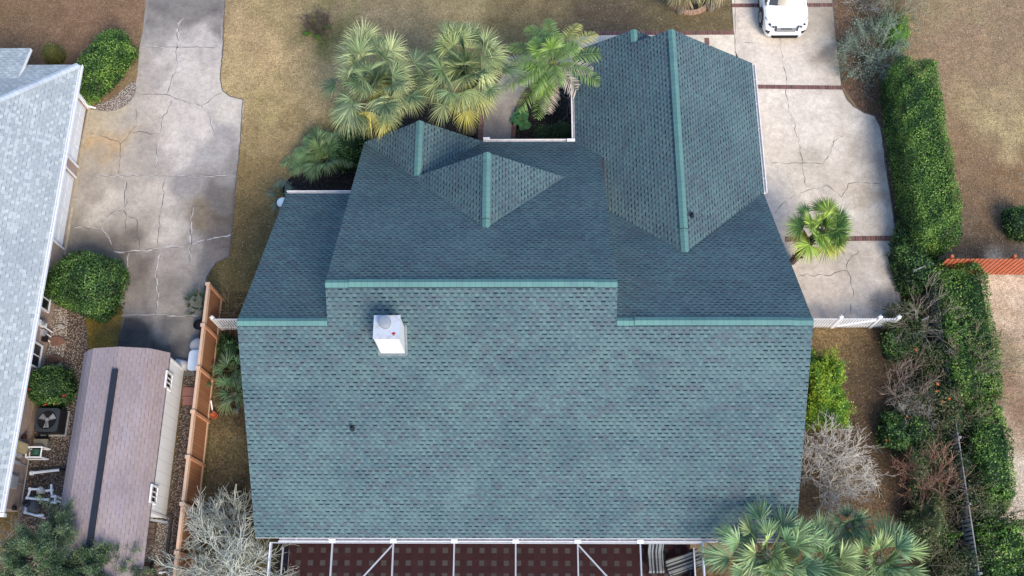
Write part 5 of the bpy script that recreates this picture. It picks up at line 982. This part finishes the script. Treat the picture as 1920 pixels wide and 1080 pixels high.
# low palms
p9=g(612,296,.55); t=fanpalm('low spreading palm on the dark mulch beside the left wing',(p9[0],p9[1],0),p9,15,.85,.75,31,None,[(.10,.18,.07),(.13,.20,.08)],(.2,.2,.08),None,(65,8),2.4,False,24,(.2,.75),.3,(.26,.32,.14),name='low_palm',cat='palm',wk=.9)
acc=Acc(); R=np.random.RandomState(12)
for az_,el_,L_ in ((175,35,1.6),(200,20,1.7),(135,35,1.5),(95,45,1.4),(60,40,1.4),(155,50,1.3),(-10,30,1.3),(182,14,2.0)): feather(acc,p9,math.radians(az_),math.radians(el_),L_,36,.5,.42,(.10,.19,.06),(.20,.28,.12),R)
acc.build('fronds',M['leaf'],t)
for (u,v,z,n_,Rr_,lb,cl_,sd_) in ((437,695,.6,11,.6,'low fan palm by the cedar fence, upper one beside the green roof',[(.12,.22,.10)],41),(440,735,.5,10,.6,'low fan palm by the cedar fence, middle one with white-tipped fronds',[(.11,.20,.09)],43),(395,708,.5,7,.42,'small palm sprouting right against the cedar fence boards',[(.12,.22,.08)],44),(447,668,.4,9,.4,'small bright spiky palm touching the left rake of the roof',[(.12,.26,.08)],45),(449,752,.4,8,.42,'pale low palm tucked under the left rake of the roof',[(.18,.22,.15)],46),(529,366,.4,9,.5,'small greyish palm at the corner of the left wing gutter',[(.14,.19,.13)],47),(374,574,.35,14,.42,'small dark cycad-like palm against the cedar fence by the driveway',[(.02,.045,.02)],48)):
    p=g(u,v,z); fanpalm(lb,(p[0],p[1],0),p,n_,Rr_,.35,sd_,None,cl_,(.2,.2,.1),None,(70,5),1.9,False,16,(.2,.5),.3,(.30,.34,.2),name='low_palm',cat='palm')
# palms at the top edge
for u,v,n_,z,lb,sd_ in ((1290,-42,16,2.4,'palm in the brick ring dropping dry yellow fronds, at the top edge',51),(1352,-52,12,2.6,'palm with yellowed frond tips beside the driveway, at the top edge',52)):
    p=g(u,v,z); fanpalm(lb,(p[0],p[1],0),p,n_,.75,.85,sd_,None,[(.24,.25,.11),(.2,.24,.1)],(.40,.33,.12),(.16,.14),(50,-55),2.2,False,20,(.4,.9),.7,(.45,.38,.2),dead=3)
# spiky green plants in the entry bed
p=g(978,232,.15); acc=Acc(); R=np.random.RandomState(6); t=thing('spiky_plant','bright green feathery plant at the edge of the brick walk','plant',(p[0],p[1],0))
for k in range(9): feather(acc,(p[0],p[1]+.1,.15),k*.7,math.radians(R.uniform(25,70)),.55,20,.22,.5,(.05,.16,.05),(.10,.25,.09),R)
for k in range(7): feather(acc,(p[0]-.05,p[1]+.5,.15),k*.9,math.radians(R.uniform(35,70)),.4,18,.2,.5,(.06,.18,.06),(.10,.27,.10),R)
acc.build('leaves',M['leaf'],t)
# ------------------------------------------------------------------ clipped hedges and bushes
h1=thing
bush('hedge','tall clipped bright green hedge along the pale driveway','hedge',(16.16,18.85),.92,4.2,2.2,9,'hedge',820,.068,rot=0.0,rough=.018,seed=2,shell=.17)
bush('shrub','dark green shaggy growth at the near foot of the tall hedge','shrub',(15.4,14.4),.75,1.5,1.2,3,'dark',420,.09,rough=.12,seed=3)
bush('ivy_hedge','wide ivy-covered hedge between red slatted fence and pale lot','hedge',(16.85,11.3),.98,3.0,1.75,5,'hedge',520,.08,rough=.05,seed=4,twigs=60)
bush('ivy_hedge','narrower ivy-covered hedge strip beside the sandy lot, middle stretch','hedge',(17.0,6.6),.70,2.2,1.65,5,'hedge',520,.08,rough=.06,seed=5,twigs=40)
bush('ivy_hedge','ivy-covered hedge strip nearest the bottom edge beside the sandy lot','hedge',(16.9,1.8),.9,2.9,1.6,4,'hedge',480,.08,rough=.08,seed=6,twigs=60)
bush('bush','long clipped green bush at the driveway corner of the grey-roofed house','bush',g(185,120,.75),.92,1.95,1.5,2.5,'hedge',620,.075,rot=-.50,rough=.05,seed=7,twigs=70)
bush('bush','small round golden bush beside the long clipped green bush','bush',g(96,97,.5),.52,.50,.95,2.2,'gold',520,.05,rough=.04,seed=8)
bush('bush','large dense dark green bush against the white garage doors','bush',g(160,527,.9),1.42,1.28,1.8,2.9,'dark',620,.085,rot=-.35,rough=.06,seed=9,twigs=30)
bush('bush','round green bush dotted with red flowers beside the air conditioner','bush',g(91,722,.75),.88,.86,1.5,2.3,'dark',620,.07,rough=.04,seed=10,flowers=(10,(.5,.02,.03),.07))
bush('shrub','dark feathery shrub in the mulch bed under the left fan palm','shrub',g(655,275,.6),.75,.95,1.2,2.2,'dark',380,.08,rough=.12,gap=.3,seed=11,sp=.6)
bush('shrub','bright yellow-green shrub tight against the right rake of the roof','shrub',g(1548,722,1.2),.85,1.35,2.3,2.0,'yel',600,.07,rough=.2,gap=.15,seed=12,sp=.35)
bush('ground_cover','low dark tangled shrub in the entry bed under the wing gutter','shrub',g(1040,245,.2),.85,.55,.4,2.2,'mix',260,.06,rough=.2,gap=.4,seed=13)
bush('shrub','dark glossy shrub with one orange flower in the middle of the right border','shrub',g(1700,812,.6),1.0,.8,1.2,2.3,'dark',420,.10,rough=.14,gap=.25,seed=14,flowers=(2,(.8,.25,.1),.06))
bush('shrub','green shrub under the bare branches by the picket fence end','shrub',g(1705,635,.6),1.05,.85,1.2,2.3,'dark',400,.075,rough=.16,gap=.3,seed=15)
bush('shrub','sparse yellow-green shrub low in the right border near the yellow-tipped palm','shrub',g(1745,985,.5),.85,1.2,1.1,2.3,'olive',300,.08,rough=.2,gap=.42,seed=16,sp=.6)
bush('shrub','brighter green shrub beside the dark old fence near the bottom edge','shrub',g(1775,1010,.6),.5,.7,1.2,2.2,'hedge',330,.09,rough=.2,gap=.4,seed=17)
bush('shrub','green shrub half hiding the old fence beside the ivy, upper part','shrub',g(1790,760,.7),.75,1.5,1.45,2.5,'mix',400,.07,rough=.15,gap=.25,seed=18,twigs=60)
bush('shrub','green tangled shrub by the old fence, lower part under reddish twigs','shrub',g(1830,905,.6),.85,1.5,1.3,2.4,'mix',380,.07,rough=.16,gap=.3,seed=19,twigs=60)
bush('shrub','tangled green growth beside the cedar fence under the short picket fence','shrub',g(432,648,.4),.5,.75,.8,2.3,'dark',360,.06,rough=.2,gap=.3,seed=20)
bush('shrub','dark shrub at the right edge beside the black hoop','shrub',g(1918,415,.6),.6,.8,1.1,2.3,'dark',350,.08,rough=.12,seed=22)
bush('shrub','bright lime green foliage behind the silvery shrub beside the driveway','shrub',g(1682,60,.5),.65,1.1,.9,2.2,'yel',330,.07,rough=.2,gap=.38,seed=23)
for (u,v,lb,sd_) in ((575,62,'low green tuft left of the brown twiggy shrub on the lawn',24),(613,50,'low green tuft right of the brown twiggy shrub on the lawn',25),(596,66,'low green tuft in front of the brown twiggy shrub on the lawn',26)): bush('grass_tuft',lb,'plant',g(u,v,.05),.2,.13,.14,2,'yel',300,.05,rough=.2,gap=.2,seed=sd_)
# ------------------------------------------------------------------ twiggy shrubs and bare trees
W_=(.44,.44,.40)
baretree('bare_tree','leafless pale grey tree right of the roof in the back yard',g(1540,880,0),10,1.35,.026,3,(.52,.49,.43),61,lean=1.2,nch=(5,7),ang=.6,segs=6,jit=.2,up=.0,minr=.006,bias=(.35,-.05,-.15))
baretree('bare_tree','leafless lichen-grey tree overlapping the lower left roof corner',g(440,1042,0),9,1.95,.05,3,(.46,.47,.40),62,lean=.85,nch=(6,8),ang=.62,segs=6,jit=.16,up=.03,minr=.007,tipleaf=(3,.05,'olive',.05,.25))
baretree('twiggy_shrub','dense brown twiggy shrub alone on the dry lawn',g(598,52,0),34,.46,.016,2,(.13,.085,.075),63,cat='shrub',lean=1.1,nch=(3,5),ang=.7,segs=3,minr=.005,rad=.2)
baretree('bare_shrub','bare pinkish-brown branching shrub in the middle of the right border',g(1690,745,0),13,1.05,.018,2,(.30,.23,.19),64,cat='shrub',lean=.9,nch=(4,6),ang=.45,segs=5,minr=.006,bias=(0,.35,0))
baretree('bare_shrub','pale grey twiggy mass just below the pinkish bare shrub',g(1705,772,0),9,.75,.014,3,(.34,.32,.28),65,cat='shrub',lean=.7,nch=(4,6),ang=.8,segs=4,minr=.005,jit=.25)
baretree('bare_shrub','reddish-brown bare branches above the lower part of the old fence',g(1752,918,0),14,1.25,.018,2,(.33,.19,.13),66,cat='shrub',lean=1.0,nch=(4,6),ang=.4,segs=5,minr=.006,bias=(.35,.4,0),tipleaf=(3,.06,'olive',.08,.4))
baretree('bare_shrub','reddish bare twigs on the dirt side of the right border',g(1718,905,0),12,.95,.016,2,(.34,.18,.12),67,cat='shrub',lean=1.0,nch=(4,6),ang=.4,segs=5,minr=.006,bias=(-.3,.5,0))
baretree('bare_shrub','bare upright branches rising over the end of the picket fence',g(1725,620,0),12,1.3,.02,2,(.32,.27,.22),68,cat='shrub',lean=.8,nch=(4,6),ang=.42,segs=5,minr=.006,bias=(0,.3,0),tipleaf=(4,.06,'olive',.08,.6))
baretree('bare_shrub','brownish fine-twigged shrub spilling over the ivy hedge',g(1812,695,0),14,1.35,.016,2,(.32,.25,.17),69,cat='shrub',lean=.9,nch=(5,7),ang=.4,segs=5,minr=.006,bias=(.3,.2,.3),tipleaf=(4,.06,'olive',.08,.7))
baretree('bare_shrub','yellowish twigs reaching over the ivy near the old fence middle',g(1800,800,0),10,1.1,.014,2,(.30,.24,.15),70,cat='shrub',lean=.9,nch=(4,6),ang=.4,segs=5,minr=.005,bias=(.4,.1,.2),tipleaf=(4,.06,'olive',.08,.8))
baretree('bare_shrub','grey-brown fine twigs by the dark old fence near the bottom edge',g(1850,965,0),12,1.0,.014,2,(.25,.22,.17),71,cat='shrub',lean=.9,nch=(4,6),ang=.5,segs=5,minr=.005,tipleaf=(4,.06,'mix',.08,.8))
baretree('bare_shrub','thin brown leafless stems just beyond the cedar fence',g(427,592,0),7,.9,.012,2,(.26,.20,.14),72,cat='shrub',lean=.7,nch=(3,4),ang=.5,segs=5,minr=.005)
baretree('silvery_shrub','spreading silvery-green shrub at the edge of the pale driveway',g(1634,112,0),22,1.05,.02,2,(.22,.27,.21),73,cat='shrub',lean=1.5,nch=(5,7),ang=.42,segs=5,minr=.008,up=.0,tipleaf=(7,.06,'silver',.07,1.),tint=(.24,.25,.21))
baretree('sparse_shrub','loose pale olive shrub above the silvery one at the top edge',g(1672,35,0),16,1.05,.014,2,(.30,.30,.24),74,cat='shrub',lean=1.4,nch=(4,6),ang=.5,segs=4,minr=.005,tipleaf=(6,.06,'olive',.1,1.))
baretree('bare_shrub','pale grey bare shrub beside the driveway at the top edge',g(1612,5,0),12,.8,.014,2,(.42,.40,.36),75,cat='shrub',lean=1.3,nch=(4,6),ang=.5,segs=4,minr=.006)
# evergreen bottom-left: plumes of fine needles
def evergreen(label,c,H_,seed,n,L,pal_,lean=.9,name='evergreen_tree',k=16):
    R=np.random.RandomState(seed); t=thing(name,label,'tree',(c[0],c[1],0)); S=[];tips=[]
    S0=[]; grow((c[0],c[1],0),(0,0,1),H_,.09,0,R,S=S0,jit=.03)
    for j in range(n):
        f=.25+.75*j/n; z=H_*f; a=j*2.4; l=L*(1.25-f); grow((c[0],c[1],z),(math.cos(a)*lean,math.sin(a)*lean,.55),l,.028,2,R,(5,7),.5,.1,.06,.5,4,.55,S,tips,.006)
    a=Acc(); prisms(a,S0,(.10,.08,.06)); a.build('trunk',M['twig'],t); a=Acc(); prisms(a,S,(.11,.10,.07)); a.build('branches',M['twig'],t)
    E_=[(s[1],uvec(s[1]-s[0])) for s in S if s[2]<.02]; P_=np.repeat(np.array([x[0] for x in E_]),k,0)+R.normal(size=(len(E_)*k,3))*.055; Dd=np.repeat(np.array([x[1] for x in E_]),k,0)
    a=Acc(); n_=len(P_); t1=uvec(Dd+R.normal(size=(n_,3))*.55); b=uvec(np.cross(t1,R.normal(size=(n_,3)))); s=.085*R.uniform(.6,1.3,(n_,1)); V=np.stack([P_,P_+t1*s*.5+b*.010,P_+t1*s,P_+t1*s*.5-b*.010],1); cc=pal(n_,P_,GREENS[pal_],.8,seed,R); a.add(V.reshape(-1,3),np.arange(4*n_).reshape(n_,4),np.repeat(cc,4,0)); a.build('foliage',M['leaf'],t)
GREENS['pine']=[(.04,.075,.04),(.08,.14,.07),(.14,.21,.10),(.22,.29,.15)]
e1=g(95,1055,2.4); evergreen('dark green evergreen tree in the bottom left corner',(e1[0],e1[1]),3.6,81,30,1.7,'pine')
e2=g(180,1075,2.2); evergreen('bushy evergreen in front of the shed end at the bottom edge',(e2[0],e2[1]),2.9,82,22,1.4,'pine')
baretree('bare_shrub','pinkish bare branches left of the evergreen in the bottom left corner',g(8,1060,0),10,1.5,.02,3,(.36,.30,.27),83,cat='shrub',lean=.8,nch=(4,5),ang=.5,segs=5,minr=.006)
# ivy climbers: orange leaves in the border
R=np.random.RandomState(90)
for (u,v) in ((1717,655),(1759,720),(1759,733),(1768,752),(1781,748)):
    p=g(u,v,1.3); acc=Acc(); leaves(acc,np.array([p]*6)+R.normal(size=(6,3))*.03,np.tile([0,0,1.],(6,1)),.085,np.tile((.70,.18,.06),(6,1))*R.uniform(.8,1.3,(6,1)),.6,.5,R)
    S=[(p+np.array([0,0,-.0]),np.array([p[0]+.02,p[1],.6]),.006,.007),(np.array([p[0]+.02,p[1],.6]),np.array([p[0],p[1],0]),.007,.009)]
    t=thing('flower','orange blossom among the shrubs of the right border','flower',(p[0],p[1],0),'orange blossoms in the right border'); acc.build('petals',M['leaf'],t); a=Acc(); prisms(a,S,(.1,.12,.05)); a.build('stem',M['twig'],t)
# tangled undergrowth of the right border: nobody could count it
def tangle(name,label,x0,x1,y0,y1,h,n,pal_,seed,size=.085,gap=.35,ntw=500):
    R=np.random.RandomState(seed); P_=np.c_[R.uniform(x0,x1,n),R.uniform(y0,y1,n),np.zeros(n)]; hh=(snoise(P_[:,:2],.45,seed)*.5+.5); k=hh+R.uniform(-.15,.15,n)>gap; P_=P_[k]; hh=hh[k]; P_[:,2]=h*np.clip(hh-gap+.15,.05,1)*R.uniform(.2,1.1,len(P_)); a=Acc(); leaves(a,P_,np.tile([0,0,1.],(len(P_),1)),size,pal(len(P_),P_,GREENS[pal_],.7,seed,R),.5,.9,R); S=[]
    for _ in range(ntw):
        q=np.array([R.uniform(x0,x1),R.uniform(y0,y1),R.uniform(.0,h)]); d=uvec(R.normal(size=3)+np.array([0,.3,.5])); l=R.uniform(.25,.7); e=q+d*l; S.append((q,e,.008,.005)); S.append((e,e+uvec(d+R.normal(size=3)*.4)*l*.6,.005,.003))
    prisms(a,S,(.20,.16,.12),.3,R); o=a.build(name,M['leaf']); o['kind']='stuff'; tag(o,label,'undergrowth')
tangle('undergrowth','tangled leafy undergrowth along both sides of the old greyed fence',14.1,16.7,-1,12.6,1.4,46000,'mix',201,.085,.16,ntw=1100)
tangle('undergrowth','sparse weeds in the bare ground between cedar fence and green roof',-11.9,-9.2,2.,11.4,.3,3500,'olive',202,.05,.55,60)
tangle('undergrowth','loose ground growth under the silvery shrub beside the driveway',14.6,16.8,21.5,27.5,.5,3500,'olive',203,.06,.45,200)
# leaf litter
def litter(name,poly,n,size,cols,seed,z=.02):
    R=np.random.RandomState(seed); Q=np.array(poly); lo,hi=Q.min(0),Q.max(0); P_=R.uniform(lo,hi,(n,2)); P_=np.c_[P_,np.full(n,z)]; acc=Acc(); c=np.array(cols)[R.randint(len(cols),size=n)]*R.uniform(.7,1.3,(n,1)); leaves(acc,P_,np.tile([0,0,1.],(n,1)),size,c,.6,.35,R); o=acc.build(name,M['leaf']); o['kind']='stuff'; return o
tag(litter('fallen_leaves',[(9.2,-1),(15.5,11.5)],2600,.07,[(.20,.11,.06),(.26,.17,.10),(.10,.06,.04),(.14,.07,.05)],91),'brown fallen leaves on the dirt between roof and right border','leaves')
tag(litter('fallen_leaves',[(-13.1,-2),(-12.2,9.8)],900,.08,[(.30,.17,.10),(.20,.10,.06),(.34,.24,.15)],92,.03),'brown fallen leaves on the gravel strip between shed and fence','leaves')
tag(litter('fallen_leaves',[(-12.0,-1),(-8.2,9.5)],600,.07,[(.12,.08,.05),(.22,.16,.10)],93,.02),'scattered leaves on bare ground between fence and green roof','leaves')
tag(litter('fallen_leaves',[(15.2,12.5),(16.0,24.0)],300,.07,[(.20,.14,.10),(.3,.22,.16)],94,.02),'scattered leaves in the shade of the tall hedge','leaves')
tag(litter('grass_blades',[(-12.5,12.5),(9,27)],9000,.06,[(.26,.21,.13),(.19,.17,.10),(.30,.25,.16),(.15,.13,.07)],95,.008),'loose dry grass blades over the front lawn','grass')
tag(litter('grass_blades',[(17.2,14.3),(23,27)],5000,.06,[(.28,.22,.15),(.2,.16,.11),(.33,.27,.18)],96,.008),'loose dry grass blades over the right-hand lawn','grass')
# ------------------------------------------------------------------ parked SUV
qL=g(1428,30,.85); qR=g(1519,30,.85); cxr=(qL[0]+qR[0])/2; fy=g(1482,67,.35)[1]; W2=.965
car=thing('parked_suv','white SUV parked on the pale driveway at the top edge','car',(cxr,fy+2.4,.02))
paint=NT('white_car_paint'); paint.base((.80,.81,.82)); paint.rough(.22); paint.b.inputs['Coat Weight'].default_value=.6; paint.b.inputs['Coat Roughness'].default_value=.05; M['car']=paint.mat
lampm=NT('headlight_glass'); lampm.base((.55,.58,.60)); lampm.rough(.08); lampm.b.inputs['Metallic'].default_value=.5; M['lamp']=lampm.mat
st=[(-.02,.60,.44,.30),(.03,.74,.55,.26),(.07,.82,.66,.26),(.13,.87,.80,.26),(.22,.91,.92,.26),(.36,.94,.985,.26),(.7,.962,1.03,.26),(1.15,.965,1.075,.26),(1.42,.965,1.10,.26),(2.2,.965,1.12,.26),(3.6,.965,1.14,.26),(4.5,.955,1.14,.27),(4.75,.93,1.12,.30),(4.84,.88,.9,.35),(4.86,.80,.6,.4)]
mb=MB(); rings=[]
for d,w_,zt_,zb_ in st:
    bulge=.035 if .3<d<1.35 else 0
    half=[(0,zt_+.012),(w_*.35,zt_+.010),(w_*.55,zt_+bulge*.4),(w_*.74,zt_+.004),(w_*.90,zt_-.05),(w_*.985,zt_-.13),(w_,zb_+(zt_-zb_)*.55),(w_*.99,zb_+.12),(w_*.93,zb_),(0,zb_)]
    rings.append([(cxr+x,fy+d,z) for x,z in half]+[(cxr-x,fy+d,z) for x,z in half[-2:0:-1]])
n_=len(rings[0])
for A_,B_ in zip(rings[:-1],rings[1:]):
    for k in range(n_): mb.face([A_[k],B_[k],B_[(k+1)%n_],A_[(k+1)%n_]])
mb.face(rings[0]); mb.face(rings[-1][::-1]); body=mb.build('body',M['car'],car,smooth=True); md=body.modifiers.new('edge','EDGE_SPLIT'); md.split_angle=math.radians(42)
cab=[(1.06,.78,1.085),(1.82,.67,1.68),(2.3,.67,1.74),(3.6,.66,1.74),(4.35,.64,1.66),(4.70,.72,1.12)]
mb=MB(); R0=[[(cxr-w_,fy+d,z),(cxr-w_*.5,fy+d-.04*(i==0),z+.02),(cxr,fy+d-.06*(i==0),z+.028),(cxr+w_*.5,fy+d-.04*(i==0),z+.02),(cxr+w_,fy+d,z)] for i,(d,w_,z) in enumerate(cab)]
for i in (1,2,3):
    for k in range(4): mb.face([R0[i][k],R0[i][k+1],R0[i+1][k+1],R0[i+1][k]])
mb.build('roof',M['car'],car,smooth=True)
mb=MB()
for k in range(4): mb.face([R0[0][k],R0[0][k+1],R0[1][k+1],R0[1][k]])
mb.build('windshield',M['glassd'],car,smooth=True); mb=MB()
for k in range(4): mb.face([R0[4][k],R0[4][k+1],R0[5][k+1],R0[5][k]])
mb.build('rear_window',M['glassd'],car)
for s in (-1,1):
    belt=[(cxr+s*.905,fy+d,z) for d,z in ((1.02,1.08),(2.2,1.13),(3.6,1.15),(4.6,1.14))]; mb=MB(); top_=[R0[i][4 if s>0 else 0] for i in (0,1,3,4)]
    for i in range(3): mb.face([belt[i],belt[i+1],top_[i+1],top_[i]])
    mb.build('side_window',M['glassd'],car)
    for dd in (2.95,): mb=MB(); mb.beam((cxr+s*.91,fy+dd,1.13),(cxr+s*.67,fy+dd,1.72),.06,.03); mb.build('pillar',M['car'],car)
    mb=MB(); mb.beam((cxr+s*.82,fy+1.0,1.09),(cxr+s*.68,fy+1.85,1.70),.07,.05); mb.build('pillar',M['car'],car)
    mb=MB(); mb.beam((cxr+s*.92,fy+1.42,1.14),(cxr+s*1.13,fy+1.38,1.20),.12,.15); mb.build('wing_mirror',M['car'],car,bevel=.03)
    mb=MB(); pts=[(.50,.13,.80),(.66,.10,.82),(.86,.30,.80),(.925,.55,.86),(.90,.58,.945),(.84,.42,.955),(.70,.22,.93),(.52,.17,.90)]; pts=[(cxr+s*x,fy+y-.03,z+.02) for x,y,z in pts]; mb.face(pts if s<0 else pts[::-1]); c3=np.mean(pts,0)
    for i in range(len(pts)): a,b=pts[i],pts[(i+1)%len(pts)]; mb.face([a,b,(b[0],b[1]+.08,b[2]-.05),(a[0],a[1]+.08,a[2]-.05)])
    hl=mb.build('headlight',M['lamp'],car); mb=MB()
    for q,r in (((.60,.10,.865),.045),((.75,.22,.885),.05)): mb.lathe((cxr+s*q[0],fy+q[1]-.03,q[2]),[(r,.02),(r,.045),(r*.6,.05)],12)
    mb.build('bulb_ring',M['black'],hl)
    mb=MB(); mb.beam((cxr+s*.70,fy+.02,.55),(cxr+s*.83,fy+.15,.57),.10,.12); mb.build('fog_lamp',M['glassd'],car,bevel=.01)
    for dd in (.93,3.78):
        w0=MB(); w0.tube([(cxr+s*.74,fy+dd,.38),(cxr+s*.95,fy+dd,.38),(cxr+s*.975,fy+dd,.38)],[.38,.38,.35],28); wh=w0.build('wheel',M['rubber'],car,smooth=False)
        rm=MB(); rm.tube([(cxr+s*.93,fy+dd,.38),(cxr+s*.984,fy+dd,.38)],[.25,.235],20)
        for k in range(5): a=k*1.2566; rm.beam((cxr+s*.99,fy+dd,.38),(cxr+s*.99,fy+dd+.22*math.cos(a),.38+.22*math.sin(a)),.02,.05,up=(1,0,0))
        rm.build('rim',M['steel'],wh); ar=MB(); ar.tube([(cxr+s*.80,fy+dd,.42),(cxr+s*.968,fy+dd,.42)],[.45,.45],28); ar.build('wheel_arch',M['black'],car)
mb=MB(); 
for k in range(4): mb.beam((cxr-.46+.02*k,fy+.075-.018*k,.80-.055*k),(cxr+.46-.02*k,fy+.075-.018*k,.80-.055*k),.035,.018)
gr=mb.build('grille',M['steel'],car); mb=MB()
for k,x in enumerate((-.21,-.14,-.07,.0,.07,.14,.21)): mb.box(cxr+x-.026,cxr+x+.022,fy+.035,fy+.055,.755,.80+(k%2)*.012)
mb.build('badge',M['black'],gr)
for s in (-1,1): mb=MB(); mb.beam((cxr+s*.48,fy+.10,.93),(cxr+s*.46,fy+.0,.68),.05,.04); mb.build('grille_bracket',M['black'],car)
mb=MB(); mb.beam((cxr-.55,fy-.03,.33),(cxr+.55,fy-.03,.33),.10,.10); mb.build('lower_bumper',M['black'],car,bevel=.02)
mb=MB(); mb.beam((cxr-.5,fy+1.03,1.115),(cxr+.12,fy+1.15,1.165),.02,.015); mb.beam((cxr-.02,fy+1.01,1.115),(cxr+.6,fy+1.15,1.165),.02,.015); mb.build('wiper',M['black'],car)
mb=MB(); mb.box(cxr-.98,cxr-.93,fy+1.45,fy+3.2,.30,.36); mb.build('running_board',M['black'],car)
